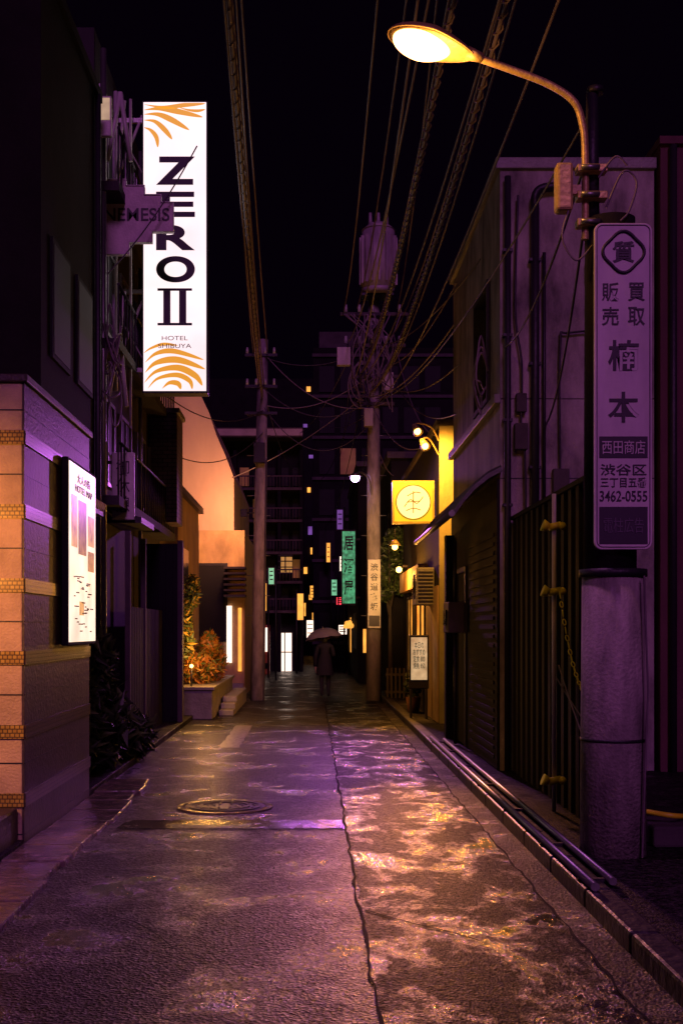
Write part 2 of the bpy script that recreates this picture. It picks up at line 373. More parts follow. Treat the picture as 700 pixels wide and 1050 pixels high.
for fl in range(3):
    z=3.3+fl*2
    for k in range(26): rl.append(((-2.47,15.55+k*.25,z),(-2.47,15.55+k*.25,z+.7),.012))
    rl.append(((-2.47,15.55,z+.7),(-2.47,21.85,z+.7),.02))
cyls('railings',rl,DARKMETAL,g,6)
cyls('downpipes',[((-2.66,15.55,0),(-2.66,15.55,9),.04),((-2.66,18.9,0),(-2.66,18.9,9),.03)],STEEL,g,10)
box('brick_column',-2.749,-2.28,20.6,21.5,3.4,5.25,DARKBRICK,g,.01)
box('brick_column_cap',-2.8,-2.24,20.55,21.55,5.25,5.33,CONC2,g)
box('small_canopy',-2.75,-2.28,16.3,17.6,3.02,3.1,DARKMETAL,g)
g=group('tiled_canopy',(-2.4,12.7,2.95))
cyls('round_tiles',[((-2.6,12.2+i*.1,3.06),(-2.28,12.2+i*.1,2.93),.045) for i in range(13)],mat('clay_tile',(.4,.17,.12),.5),g,10)
box('support',-2.6,-2.3,12.16,13.45,2.84,2.89,CONC2,g)
g=group('black_gate',(-2.5,20,0))
box('gate_panel',-3.2,-2.2,20.0,20.08,.08,3.0,BLACK,g,.01)
boxes('gate_ribs',[(-3.15+i*.12,-3.12+i*.12,19.97,20,.15,2.9) for i in range(8)],BLACK,g)
boxes('gate_post',[(-2.2,-2.12,19.95,20.12,0,3.05)],MIDWALL,g)
g=group('wooden_fence',(-2.4,17,0))
boxes('slats',[(-2.45,-2.42,16.2+i*.16,16.32+i*.16,.08,1.9) for i in range(22)],DARKWALL,g)
boxes('post',[(-2.47,-2.40,y,y+.07,.05,2.9) for y in (16.1,17.6)],MIDWALL,g)

# ---------------------------------------------------------------- hotel vertical sign
g=group('hotel_sign',(-1.91,17,6.9))
X0,X1,Z0,Z1=-2.367,-1.455,4.89,8.97
box('housing',X0,X1,17.0,17.28,Z0,Z1,DARKMETAL,g,.01)
box('face_panel',X0+.02,X1-.02,16.985,16.999,Z0+.03,Z1-.03,E_SIGN,g)
yf=16.982
cx=(X0+X1)/2; S=73.53
def zz(py): return 1.6+(645-py)/S
for ch,a,b in(('Z',161,190),('E',197,223),('R',231,257),('O',263,290)):
    text(ch,cx+.01,(zz(a)+zz(b))/2,yf,.54,zz(a)-zz(b),INK,g,bold=.035)
zt,zb=zz(296),zz(334)
boxes('numeral',[(cx-.24,cx+.24,yf-.004,yf+.001,zt-.035,zt),(cx-.24,cx+.24,yf-.004,yf+.001,zb,zb+.035),(cx-.16,cx-.06,yf-.004,yf+.001,zb+.036,zt-.036),(cx+.06,cx+.16,yf-.004,yf+.001,zb+.036,zt-.036)],INK,g)
GREYINK=mat('grey_ink',(.25,.22,.2),.5,bump=0)
text('HOTEL',cx,zz(347),yf,.36,.06,GREYINK,g); text('SHIBUYA',cx,zz(355),yf,.46,.06,GREYINK,g)
def crescent(bm,pts,w,y):
    P=smoothpts([(x,0,z) for x,z in pts],10); n=len(P); L=[];R=[]
    for i,p in enumerate(P):
        d=(P[min(i+1,n-1)]-P[max(i-1,0)]).normalized(); nn=Vector((-d.z,0,d.x)); t=i/(n-1); ww=w*(max(0,math.sin(math.pi*min(1,t**1.4)))**.8)+.001
        def cl(v): return (min(max(v.x,X0+.03),X1-.03),y,min(max(v.z,Z0+.04),Z1-.04))
        L.append(bm.verts.new(cl(p+nn*ww))); R.append(bm.verts.new(cl(p-nn*ww)))
    for i in range(n-1): bm.faces.new([L[i],L[i+1],R[i+1],R[i]])
bm=bmesh.new()
top=Z1
for pts,w_ in [([(0.02,.06),(.3,.10),(.6,.07),(.88,.05)],.03),([(0.02,.14),(.25,.12),(.5,.16),(.85,.24)],.04),([(0.02,.2),(.22,.2),(.42,.28),(.66,.42)],.04),
               ([(.02,.28),(.18,.3),(.32,.42),(.42,.55)],.035),([(.02,.38),(.12,.42),(.2,.52),(.22,.66)],.03),([(.5,.1),(.65,.14),(.78,.15),(.88,.13)],.02)]:
    crescent(bm,[(X0+x,top-z) for x,z in pts],w_,yf)
for pts,w_ in [([(.04,.42),(.2,.55),(.45,.58),(.86,.46)],.035),([(.04,.28),(.2,.42),(.5,.46),(.88,.33)],.045),([(.03,.14),(.2,.3),(.5,.35),(.74,.24),(.84,.1)],.045),
               ([(.08,.06),(.22,.2),(.48,.25),(.66,.17),(.7,.05)],.035),([(.28,.06),(.38,.14),(.5,.13),(.54,.05)],.035),([(.02,.55),(.12,.62),(.3,.68),(.5,.66)],.02)]:
    crescent(bm,[(X0+x,Z0+z) for x,z in pts],w_,yf)
from_bm('gold_swirls',bm,E_GOLD,g)
boxes('brackets',[(-2.75,X0,17.08,17.14,z,z+.06) for z in (5.2,6.3,7.5,8.7)],STEEL,g)
LG=mat('bracket_paint',(.6,.55,.56),.5,.1)
tr=[]
for z in (5.3,7.9): tr+= [((-2.74,17.1,z),(-2.38,17.1,z+.9),.022),((-2.74,17.1,z+.75),(-2.38,17.1,z+.1),.012),((-2.7,16.9,z),(-2.55,16.6,z+.9),.022)]
tr+=[((-2.66,15.9,7.7),(-2.5,15.9,8.6),.03),((-2.5,15.9,8.6),(-2.36,15.9,7.7),.03),((-2.66,15.9,4.6),(-2.5,15.9,5.4),.028),((-2.5,15.9,5.4),(-2.42,15.9,4.5),.028)]
cyls('truss',tr,LG,g,8)
cyls('uprights',[((-2.72,16.9,4.9),(-2.72,16.9,9.05),.03),((-2.5,16.8,4.4),(-2.5,16.8,8.9),.02)],LG,g,8)
g=group('hanging_sign',(-2.3,16,7))
NEM=mat('dim_sign_panel',(.62,.5,.55),.5,var=.45)
pl=[(-2.78,7.5),(-2.44,7.5),(-2.44,7.42),(-2.2,7.42),(-2.2,7.3),(-1.98,7.3),(-1.98,7.2),(-1.82,7.2),(-1.82,6.82),(-2.1,6.82),(-2.1,6.68),(-2.4,6.68),(-2.4,6.52),(-2.78,6.52)]
poly('panel',pl,16.0,16.1,NEM,g)
curve('panel_rim',[[Vector((x,15.995,z)) for x,z in pl]],.012,LG,g,True)
text('NEMESIS',-2.3,7.04,15.994,.86,.17,INK,g,bold=.01)
g=group('shop_sign',(-2.5,16.3,3.6))
box('panel',-2.66,-2.36,16.2,16.26,3.05,3.95,LG,g,.01); text('御\n休\n憩',-2.51,3.5,16.197,.18,.7,INK,g)
boxes('arm',[(-2.75,-2.66,16.21,16.25,3.2,3.24),(-2.75,-2.66,16.21,16.25,3.8,3.84)],DARKMETAL,g)
g=group('shop_sign',(-2.6,15.3,8.2))
box('panel',-2.76,-2.5,15.2,15.28,7.75,8.25,LG,g,.01); box('face_panel',-2.74,-2.52,15.19,15.199,7.95,8.22,emis('cream_dim',(1,.7,.4),.6,.6),g)
boxes('arm',[(-2.9,-2.76,15.21,15.26,7.9,7.95)],DARKMETAL,g)

# ---------------------------------------------------------------- peach building
g=group('peach_building',(-3,31,0))
pts=[(-7,0),(-7,7.17),(-2.65,7.17),(-2.45,6.75),(-2.27,6.2),(-2.05,5.7),(-1.86,5.2),(-1.86,3.92),(-1.62,3.92),(-1.62,0)]
poly('walls',pts,29,36,PEACH,g)
box('lower_facade',-4.2,-1.60,28.9,28.985,0,3.94,ORANGEWALL,g)
box('doorway',-2.8,-2.06,28.86,28.899,1.3,3.1,DULLGLASS,g)
boxes('door_frame',[(-2.86,-2.8,28.85,28.9,1.3,3.16),(-2.06,-2.0,28.85,28.9,1.3,3.16),(-2.8,-2.06,28.85,28.9,3.1,3.16)],DARKMETAL,g)
boxes('louvred_canopy',[(-2.05,-1.55,28.3,28.88,2.35+i*.13,2.4+i*.13) for i in range(6)],MIDWALL,g)
box('lit_strip',-2.02,-1.9,28.84,28.899,.8,2.15,E_WHITE,g)
box('lit_strip',-1.75,-1.67,28.84,28.899,.6,2.1,E_WARM,g)
boxes('steps',[(-2.6,-1.62,28.3,28.9,0,.16),(-2.6,-1.62,28.6,28.9,.16,.32)],CONC2,g)
g=group('added_flood_lamp',(-1.45,27,4.2))  # lamp added on the pole to brighten the peach wall
cyls('bracket',[((-1.3,27.3,4.2),(-1.5,27.3,4.2),.015)],DARKMETAL,g,8); boxes('case',[(-1.6,-1.45,27.2,27.32,4.1,4.28)],DARKMETAL,g,.01)
boxes('glass',[(-1.58,-1.47,27.321,27.326,4.12,4.26)],E_WARM2,g)
light('lamp_light','SPOT',(-1.75,27.4,4.3),340,(1,.42,.17),.12,g,(-2.5,29,4.6),150,.6)
g=group('planter_wall',(-2.1,24,0))
box('planter_body',-2.5,-1.76,21.5,27,0,.52,CONC2,g,.02); box('planter_cap',-2.53,-1.72,21.46,27.03,.52,.58,CONC2,g,.01)
boxes('steps',[(-1.72,-1.45,22.5+i*.5,27,.0+i*.1,.1+i*.1) for i in range(3)],CONC2,g,.01)
g=group('assumed_garden_lamp',(-1.95,22,.6))  # assumed lamp, added to light the plants and walls by the planter
cyls('post',[((-2.15,21.75,.58),(-2.15,21.75,.9),.02)],DARKMETAL,g,8); globe('globe',(-2.15,21.75,.94),.035,E_WARM2,g)
light('lamp_light','POINT',(-1.85,21.6,1.35),75,(1,.46,.10),.08,g)
g=group('orange_lit_bush',(-2.1,24.3,.5))  # bush coloured orange to paint in the warm light on it
foliage('bush',[((-2.1,22.9,.85),(.3,.5,.3)),((-1.98,24.0,.95),(.3,.5,.45)),((-2.15,25.2,1.0),(.3,.6,.4)),((-2.3,22.4,.95),(.15,.3,.3)),((-1.95,23.3,1.3),(.15,.2,.25))],3600,.055,[LEAFO,LEAFY,LEAFO,LEAFG],g,1.5)
cyls('stems',[((-2.1,23.2+i*.4,.5),(-2.1+random.uniform(-.15,.15),23.2+i*.4,1.1),.012,.005) for i in range(7)],BARK,g,6)
g=group('shrub',(-2.5,22,0))
foliage('shrub',[((-2.35,22.2,1.5),(.2,.4,.5)),((-2.45,23,2.0),(.22,.4,.5)),((-2.2,22.5,2.3),(.12,.2,.3))],1200,.06,[LEAFG,LEAFD,LEAFY],g,1.5)
cyls('stems',[((-2.4,22.3,.5),(-2.35,22.2,1.7),.02,.008),((-2.45,22.8,.5),(-2.5,23,2.1),.02,.008)],BARK,g,6)
g=group('beige_house',(-3.2,25,0))
box('walls',-7,-2.55,23.2,27.5,0,4.2,ORANGEWALL,g); box('roof_slab',-7.05,-2.45,23.1,27.6,4.2,4.32,DARKMETAL,g)
boxes('window',[(-2.549,-2.53,24,25,2.2,3.2)],GLASS,g)

# ---------------------------------------------------------------- distance blocks
APT=mat('apartment_wall',(.11,.075,.065),.8,var=.6)
g=group('apartment_block',(-1.6,48,0))
box('walls',-7,-.4,46.5,58,0,9.0,DARKWALL,g)
sl=[];gl=[];lit=[]
for i,z in enumerate([2.2,3.3,4.4,5.6,6.8]):
    sl+=[(-7,-.38,45.6,46.5,z,z+.1),(-7,-.38,45.6,45.63,z+.5,z+.55)]
    for k in range(5):
        x=-2.75+k*.5
        (lit if random.random()<.2 else gl).append((x,x+.34,46.45,46.499,z+.25,z+.95))
sl.append((-7,-.36,45.4,46.6,8.75,9.1))
boxes('balconies',sl,APT,g); boxes('window_panes',gl,DULLGLASS,g); boxes('lit_windows',lit,E_DIMWIN,g)
boxes('lit_parapet',[(-7,-.36,45.35,45.39,8.8,9.05)],mat('parapet_lit_tone',(.6,.45,.35),.7),g)  # pale strip, light on the parapet painted into its colour
cyls('balcony_rails',[((-3+.12*i,45.62,z+.1),(-3+.12*i,45.62,z+.5),.012) for i in range(22) for z in(2.2,3.3,4.4,5.6,6.8)],APT,g,5)
boxes('pillars',[(-2.95+.83*i,-2.83+.83*i,45.65,46.5,0,8.3) for i in range(4)],DARKWALL,g)
boxes('lit_stair_window',[(-1.25,-.75,45.66,45.7,3.7,4.3)],emis('stair_light',(1,.5,.12),.5,.5),g); boxes('stair_window_bars',[(-1.27,-.73,45.63,45.655,3.68+i*.22,3.72+i*.22) for i in range(4)]+[(-1.03,-.98,45.63,45.655,3.73,4.3)],DARKMETAL,g)
box('lit_entrance',-1.3,-.78,46.4,46.498,0,1.45,E_WHITE,g)
boxes('entrance_frame',[(-1.36,-1.3,46.35,46.5,0,1.5),(-.78,-.72,46.35,46.5,0,1.5),(-1.06,-1.02,46.36,46.4,0,1.45),(-1.3,-.78,46.36,46.4,.7,.74)],DARKMETAL,g)
g=group('vending_machine',(-1.6,44,0))
box('cabinet',-1.75,-1.5,43,43.7,0,1.75,mat('vending_red',(.4,.05,.04),.4),g,.02); box('display',-1.72,-1.53,42.97,42.999,.8,1.65,E_WHITE,g); box('dispensing_slot',-1.72,-1.53,42.97,42.999,.2,.4,BLACK,g)
g=group('office_tower',(2,54,0))
box('walls',.05,6,52,62,0,13.6,DARKWALL,g)
gl=[];lit=[]
for i in range(7):
    for k in range(6):
        b=(.3+k*.9,.95+k*.9,51.95,51.999,1.2+i*1.75,2.3+i*1.75)
        (lit if (i,k) in((4,1),) else gl).append(b)
boxes('window_panes',gl,DULLGLASS,g); boxes('lit_windows',lit,E_DIMWIN,g)
boxes('floor_bands',[(.0,6.05,51.9,52,.95+i*1.75,1.08+i*1.75) for i in range(8)],MIDWALL,g)
boxes('roof_plant',[(.3,2.2,52.5,54,13.6,14.4)],MIDWALL,g)
g=group('far_building',(-.5,75,0))
box('walls',-8,8,75,80,0,17,DARKWALL,g)
boxes('lit_windows',[(-.35,-.1,74.9,74.99,16.2,16.5),(.0,.3,74.9,74.99,1.8,2.6),(-.6,-.3,74.9,74.99,5,5.4),(-.2,0,74.9,74.99,3.4,3.7),(-.3,-.1,74.9,74.99,10,10.3),(-.1,.0,74.9,74.99,6.2,6.6),(-.5,-.4,74.9,74.99,2.4,3.2)],E_WARM,g)
boxes('lit_windows',[(-.2,.1,74.9,74.99,12.1,12.3),(-.25,.0,74.9,74.99,7.4,7.9),(-.55,-.3,74.9,74.99,14,14.2)],E_PURWIN,g)
g=group('corner_building',(2,40,0))
box('walls',1.35,7,36,45,0,6.4,DARKWALL,g); box('roof_edge',1.3,7,35.95,45,6.4,6.55,MIDWALL,g)
boxes('window_panes',[(1.335,1.349,37+i*1.6,38+i*1.6,z,z+1.1) for i in range(5) for z in(1,3.8)],DULLGLASS,g)
boxes('lit_windows',[(1.33,1.334,41.8,42.6,.8,2),(1.5,1.7,35.98,35.999,.9,1.6)],E_WARM,g)
g=group('paper_lanterns',(1.1,40,2))
for i in range(5):
    globe('paper_lantern',(1.2,37.5+i*1.6,1.7+.1*(i%2)),.085,E_WARM,g)
curve('lantern_cord',[[Vector((1.2,37.2,1.9)),Vector((1.2,44.2,1.9))]],.01,CABLE,g)
g=group('green_sign',(1.05,38,3.4))
box('housing',.85,1.28,35.6,35.75,2.3,4.5,DARKMETAL,g,.01); box('face_panel',.88,1.25,35.585,35.599,2.35,4.45,E_GREEN,g)
boxes('arm',[(1.28,1.4,35.65,35.7,4.2,4.25),(1.28,1.4,35.65,35.7,2.5,2.55)],DARKMETAL,g)
for i,ch in enumerate('居酒屋'): text(ch,1.065,4.1-i*.65,35.58,.28,.42,INK,g,bold=.02)
g=group('shop_sign',(-.3,44,2))
box('panel',-.55,-.3,43.8,43.9,1.9,2.9,DARKMETAL,g); box('face_panel',-.53,-.32,43.79,43.799,1.93,2.87,E_WARM,g); cyls('post',[((-.56,43.85,0),(-.56,43.85,3),.03)],DARKMETAL,g,8)
E_GREEN2=emis('green_lamp_face',(.3,.9,.5),.8,.6,6)
for nm,X,Y,Z,w_,h_,e in (('shop_sign',.95,42,3.6,.25,.5,E_WHITE),('shop_sign',1.0,50,2.6,.35,.3,E_RED),('shop_sign',.9,44,5.2,.2,.7,E_PURWIN),('shop_sign',-.1,62,3.2,.3,.6,E_WARM),('shop_sign',.45,60,2.4,.3,.5,E_WHITE),('shop_sign',.7,55,1.7,.3,.4,E_WARM),
    ('shop_sign',-1.7,40,2.2,.2,.9,E_WARM),('shop_sign',-.25,56,1.2,.3,.8,E_WHITE),('shop_sign',.75,47,2.9,.2,.6,E_GREEN2),('shop_sign',.6,51,4.4,.15,.8,E_WARM),('shop_sign',-1.35,38,3.0,.16,.5,E_GREEN2),('shop_sign',1.0,46,1.4,.3,.35,E_WHITE)):
    g=group(nm,(X,Y,Z)); box('panel',X-.03,X+w_+.03,Y,Y+.1,Z-.03,Z+h_+.03,DARKMETAL,g); box('face_panel',X,X+w_,Y-.01,Y-.001,Z,Z+h_,e,g); cyls('post',[((X+w_+.06,Y+.05,0),(X+w_+.06,Y+.05,Z+h_+.1),.03)],DARKMETAL,g,8)
    boxes('printed_lines',[(X+.03,X+w_-.03,Y-.014,Y-.011,Z+h_*q,Z+h_*q+.04) for q in(.25,.5,.75)],INK,g)
g=group('townhouse',(3,32,0))
box('walls',1.85,7,28.6,35,0,5.6,DARKWALL,g); boxes('roof_edge',[(1.75,7,28.5,35.1,5.6,5.75)],MIDWALL,g)
boxes('window_panes',[(1.83,1.849,29.5,30.8,3.2,4.4),(2.0,2.8,28.58,28.599,3.2,4.4)],DULLGLASS,g)

# ---------------------------------------------------------------- utility poles
POR=mat('porcelain',(.5,.48,.46),.25,bump=0)
g=group('utility_pole',(-1.2,27.4,0))
cyls('pole',[((-1.23,27.4,0),(-1.1,27.4,8.1),.165,.11)],CONC,g,24)
for z in (6.4,7.0,7.7): box('crossarm',-1.5,-.78,27.25,27.31,z,z+.06,DARKMETAL,g)
cyls('insulators',[((-1.45+i*.2,27.28,z+.06),(-1.45+i*.2,27.28,z+.2),.035,.025) for i in range(4) for z in (7.0,7.7)],POR,g,10)
cyls('step_bolts',[((-1.2,27.4,1.9+i*.45),(-1.2+(.26 if i%2 else -.26),27.4,1.9+i*.45),.01) for i in range(11)],STEEL,g,6)
boxes('junction_box',[(-1.3,-1.05,27.1,27.24,5.3,5.75)],DARKMETAL,g,.01)
curve('conduit',[[Vector((-1.1,27.3,0)),Vector((-1.02,27.3,5.4))]],.02,CABLE,g)
g=group('utility_pole',(1.38,27.4,0))
cyls('pole',[((1.38,27.4,0),(1.38,27.4,9.6),.175,.12)],CONC,g,24)
TANK=mat('transformer_paint',(.5,.42,.46),.5,.1,var=.5,streak=3,scale=4)
bm=bmesh.new()
tx,ty=1.47,27.1
addcyl(bm,(tx,ty,9.15),(tx,ty,10.45),.36,n=32); addcyl(bm,(tx,ty,10.45),(tx,ty,10.6),.38,.2,n=32); addcyl(bm,(tx,ty,9.05),(tx,ty,9.15),.3,.36,n=32)
for i in range(16):
    t=2*math.pi*i/16; addbox(bm,(-.012,.012,.35,.42,9.25,10.3),Matrix.Translation((tx,ty,0))@Matrix.Rotation(t,4,'Z'))
for dx in(-.18,0,.18): addcyl(bm,(tx+dx,ty,10.55),(tx+dx,ty,10.85),.05,.03,n=10)
bmesh.ops.recalc_face_normals(bm,faces=bm.faces)
from_bm('transformer',bm,TANK,g)
boxes('brackets',[(1.1,1.8,27.0,27.5,9.0,9.05),(1.32,1.44,27.1,27.5,8.3,8.36)],DARKMETAL,g)
for z,w in((8.6,.75),(7.9,.7),(7.2,.55),(6.6,.45)): box('crossarm',1.38-w,1.38+w,27.2,27.27,z,z+.07,MIDWALL,g)
cyls('insulators',[((.75+i*.3,27.22,z+.07),(.75+i*.3,27.22,z+.24),.045,.03) for i in range(5) for z in (8.6,7.9)],POR,g,10)
boxes('junction_boxes',[(.55,.85,27.0,27.2,7.45,7.85),(1.55,1.8,27.05,27.2,6.9,7.3),(1.15,1.35,27.02,27.2,6.1,6.5)],TANK,g,.01)
cyls('step_bolts',[((1.38,27.4,1.9+i*.45),(1.38+(.28 if i%2 else -.28),27.4,1.9+i*.45),.01) for i in range(13)],STEEL,g,6)
loops=[]
for k in range(4):
    r=.2+.06*k; loops.append([Vector((1.1+r*math.cos(t*.35)*.8,27.1,7.3+r*1.3*math.sin(t*.35)-.1*k)) for t in range(15)])
for k in range(16):
    loops.append(smoothpts([(1.38+random.uniform(-.7,.7),27.1,8.6),(1.38+random.uniform(-.5,.5),27.0,7.8+random.uniform(-.3,.3)),(1.38+random.uniform(-.4,.4),27.05,6.9+random.uniform(-.6,.4))],6))
curve('cable_loops',loops,.014,CABLE2,g)
g=group('pole_sign',(1.38,27.2,2.4))
POLESIGN=mat('pole_sign_panel',(.62,.58,.5),.5,bump=0)
box('panel',1.24,1.52,27.16,27.2,1.62,3.15,POLESIGN,g,.005)
for i,ch in enumerate('渋谷道玄坂'): text(ch,1.38,2.98-i*.22,27.157,.17,.17,INK,g,bold=.02)
box('arrow_panel',1.26,1.50,27.153,27.159,1.66,1.9,INK,g)
g=group('street_lamp',(1.03,27.1,4.95))
curve('arm',[smoothpts([(1.32,27.25,4.6),(1.25,27.2,4.95),(1.1,27.1,5.08),(.98,27.0,5.05)])],.025,STEEL,g)
bm=bmesh.new(); addcyl(bm,(.95,27.0,5.06),(.95,27.0,4.98),.05,.15,n=20); bmesh.ops.recalc_face_normals(bm,faces=bm.faces); from_bm('shade',bm,STEEL,g)
globe('bulb',(.95,27.0,4.95),.1,E_PURPLE,g,3)
light('lamp_light','SPOT',(.9,26.7,4.8),1000,(.70,.16,1),.14,g,(-1.6,9,0),46,1)

# ---------------------------------------------------------------- cables
g=group('overhead_cables',(0,15,8))
ln=[];tw=[];th=[]
R=[ (1.9,8.75,.5,9.6),(1.0,8.75,.75,9.0),(1.35,8.1,1.15,8.8),(.8,8.0,.95,7.6),(1.7,8.05,1.35,7.9),(1.2,7.3,1.45,7.5),(.95,7.2,.62,7.4),(1.5,6.7,1.75,7.0),(.7,8.7,.45,8.4),(1.3,7.9,1.0,8.1),(1.6,7.2,1.6,8.3)]
for x,z,x2,z2 in R: ln.append(sagline((x,27.2,z),(x2,-4,z2),random.uniform(1.1,1.5),60))
for x,z,x2,z2 in [(1.1,7.35,.9,7.2),(1.3,6.9,1.3,7.2)]:
    p=sagline((x,27.2,z),(x2,-4,z2),1.35,60); th.append(p); tw.append(twist(p,.028,.2))
curve('power_lines',ln,.012,CABLE2,g); curve('telecom_bundle',th,.018,CABLE2,g,res=0); curve('telecom_spiral',tw,.008,CABLE2,g,res=0)
ln=[]
for x,z,x2,z2 in [(-1.32,7.8,-.50,9.2),(-1.15,7.8,-.46,9.1),(-1.0,7.8,-.48,9.0),(-1.08,7.1,-.52,8.7),(-1.2,7.1,-.55,8.5)]:
    ln.append(sagline((x,27.3,z),(x2,0,z2),.5,60))
curve('power_lines',ln,.014,CABLE2,g)
p=sagline((-1.12,27.3,6.8),(-.5,0,8.6),.6,60); curve('telecom_spiral',[twist(p,.03,.28)],.009,CABLE2,g,res=0); curve('telecom_bundle',[p],.024,CABLE2,g)
ln=[ sagline((1.4,27.2,7.3),(2.0,16.5,5.2),.4), sagline((1.5,27.2,8.0),(2.0,17,4.6),.6), sagline((1.3,27.2,6.7),(-1.1,27.3,7.0),.5), sagline((1.3,27.2,6.2),(-1.1,27.3,6.6),.8),
     sagline((1.3,27.2,7.9),(-1.1,27.3,7.7),.3), sagline((-1.1,27.3,6.5),(-2.6,20,5.6),.4), sagline((-1.1,27.3,6.0),(-2.6,22,4.8),.4),
     sagline((1.4,27.2,7.0),(1.35,37,5.8),.4), sagline((-1.1,27.3,7.0),(-.6,45.8,7.6),.5), sagline((1.3,27.2,8.0),(.4,52,8),.6), sagline((1.2,27.2,7.2),(.6,52,6),.7),
     sagline((1.88,8.2,5.1),(1.4,27,6.7),.5,40), sagline((1.88,8.2,4.9),(2.05,13,4.6),.25), sagline((1.88,8.2,4.75),(2.5,13,3.8),.3), sagline((1.9,8.2,5.15),(3.0,13,5.2),.2),
     sagline((-1.5,15.9,7.9),(-2.76,15.6,6.0),.15), sagline((2.0,14.5,6.0),(1.4,27,7.9),.3)]
curve('service_drops',ln,.010,CABLE,g)
ln=[sagline((1.38+random.uniform(-.5,.5),27.2,random.uniform(6.5,8.7)),b,random.uniform(.2,.7)) for b in [(2.0,17.2,5.9),(2.0,16.9,6.4),(2.03,19.6,4.7),(1.9,28.6,5.2),(1.8,30,5.6),(-1.0,27.3,6.6),(-1.05,27.3,7.75),(-1.9,29,5.2),(-.45,45.4,8.9),(.3,52,10.5),(1.2,52,9.0),(2.03,22,4.9)]]
curve('service_drops',ln,.011,CABLE2,g)
lo=[]
for k in range(7): lo.append(smoothpts([(-2.66,15.3+.1*k,4.6+random.uniform(-.3,1)),(-2.5,15.3,4.3+random.uniform(-.3,1)),(-2.42,15.5,4.7+random.uniform(-.3,1)),(-2.55,15.4,5.1+random.uniform(-.3,1)),(-2.66,15.6,4.9)]))
for k in range(4): lo.append(smoothpts([(1.93,13.6+.15*k,4.3),(1.86,13.5,4.1+random.uniform(-.2,.3)),(1.8,13.4+.1*k,4.4),(1.88,13.6,4.7+random.uniform(-.2,.3)),(1.97,13.7,4.5)]))
curve('tangled_cables',lo,.010,CABLE2,g)

# ---------------------------------------------------------------- right building
g=group('plaster_building',(3,15,0))
box('walls_lower',2.0,3.64,13.0,17.3,0,4.05,PLASTER,g)
boxes('walls_upper',[(2.0,3.64,13.0,13.75,4.06,6.5),(2.0,3.64,14.85,17.3,4.06,6.5),(2.0,3.64,13.75,14.85,4.06,4.2),(2.0,3.64,13.75,14.85,5.5,6.5),(2.12,3.64,13.75,14.85,4.2,5.5)],PLASTER,g)
boxes('parapet',[(1.95,3.66,12.96,17.36,6.5,6.62)],CONC2,g,.01)
boxes('ledge',[(1.93,2.0,12.95,17.35,4.0,4.1)],CONC2,g,.01)
box('window_pane',2.1,2.119,13.75,14.85,4.2,5.5,DULLGLASS,g)
boxes('window_frame',[(1.96,2.1,13.72,13.78,4.16,5.54),(1.96,2.1,14.82,14.88,4.16,5.54),(1.96,2.1,13.78,14.82,4.16,4.22),(1.96,2.1,13.78,14.82,5.48,5.54),(2.06,2.1,14.27,14.33,4.22,5.48)],DARKMETAL,g)
cyls('downpipes',[((2.07,12.93,.1),(2.07,12.93,6.4),.035),((2.36,12.93,2.3),(2.36,12.93,6.1),.045),((2.46,12.95,2.8),(2.46,12.95,5.6),.018)],DARKMETAL,g,12)
curve('pipe_elbow',[smoothpts([(2.36,12.93,6.08),(2.36,12.92,6.2),(2.45,12.93,6.28),(2.7,12.93,6.3)])],.045,DARKMETAL,g)
boxes('pipe_clips',[(2.02,2.12,12.9,12.995,z,z+.03) for z in(2.9,3.8,4.7,5.6)]+[(2.30,2.42,12.9,12.995,z,z+.03) for z in(3.3,4.4,5.5)],DARKMETAL,g)
boxes('vents',[(2.9,3.15,12.93,12.99,5.3,5.5),(3.25,3.4,12.95,12.99,4.2,4.35)],CONC2,g,.01)
boxes('meter_boxes',[(2.14,2.28,12.88,12.99,3.5,3.78),(2.16,2.27,12.9,12.99,3.9,4.1),(2.55,2.72,12.9,12.99,3.0,3.3)],MIDWALL,g,.01)
curve('wall_conduits',[smoothpts([(2.21,12.93,3.78),(2.22,12.93,4.4),(2.15,12.93,5.0),(2.18,12.93,6.2)]),smoothpts([(2.63,12.95,3.3),(2.63,12.95,4.6),(2.75,12.95,4.75),(3.6,12.95,4.78)]),smoothpts([(2.25,12.93,3.5),(2.26,12.93,2.6),(2.2,12.93,1.5)])],.012,DARKMETAL,g)
boxes('panel_joints',[(2.0,3.64,12.996,12.9995,z,z+.012) for z in(3.2,)],DARKMETAL,g)
TILE=mat('roof_tile',(.09,.08,.1),.35,var=.4)
bm=bmesh.new(); n=34
prof=[(2.0,3.32),(1.86,3.25),(1.7,3.12),(1.58,2.98),(1.5,2.86)]
rows=[]
for j,(x,z) in enumerate(prof):
    rows.append([bm.verts.new((x,12.9+4.3*i/(n*2),z+.025*(1 if i%2 else 0))) for i in range(n*2+1)])
low=[]
for j,(x,z) in enumerate(prof): low.append([bm.verts.new((x+.01,12.9+4.3*i/(n*2),z-.05)) for i in range(n*2+1)])
for A in(rows,low):
    for j in range(len(prof)-1):
        for i in range(n*2): bm.faces.new([A[j][i],A[j][i+1],A[j+1][i+1],A[j+1][i]])
for i in range(n*2): bm.faces.new([rows[-1][i],rows[-1][i+1],low[-1][i+1],low[-1][i]])
for e in(0,n*2):
    for j in range(len(prof)-1): bm.faces.new([rows[j][e],rows[j+1][e],low[j+1][e],low[j][e]])
bmesh.ops.recalc_face_normals(bm,faces=bm.faces)
from_bm('awning',bm,TILE,g)
cyls('awning_gutter',[((1.47,12.85,2.82),(1.47,17.25,2.82),.035)],STEEL,g,12)
boxes('dark_shopfront',[(1.97,1.999,13.01,17.29,.1,3.2)],BLACK,g)
boxes('shutter_ribs',[(1.955,1.97,13.2,15.2,.2+i*.1,.24+i*.1) for i in range(25)],BLACK,g)
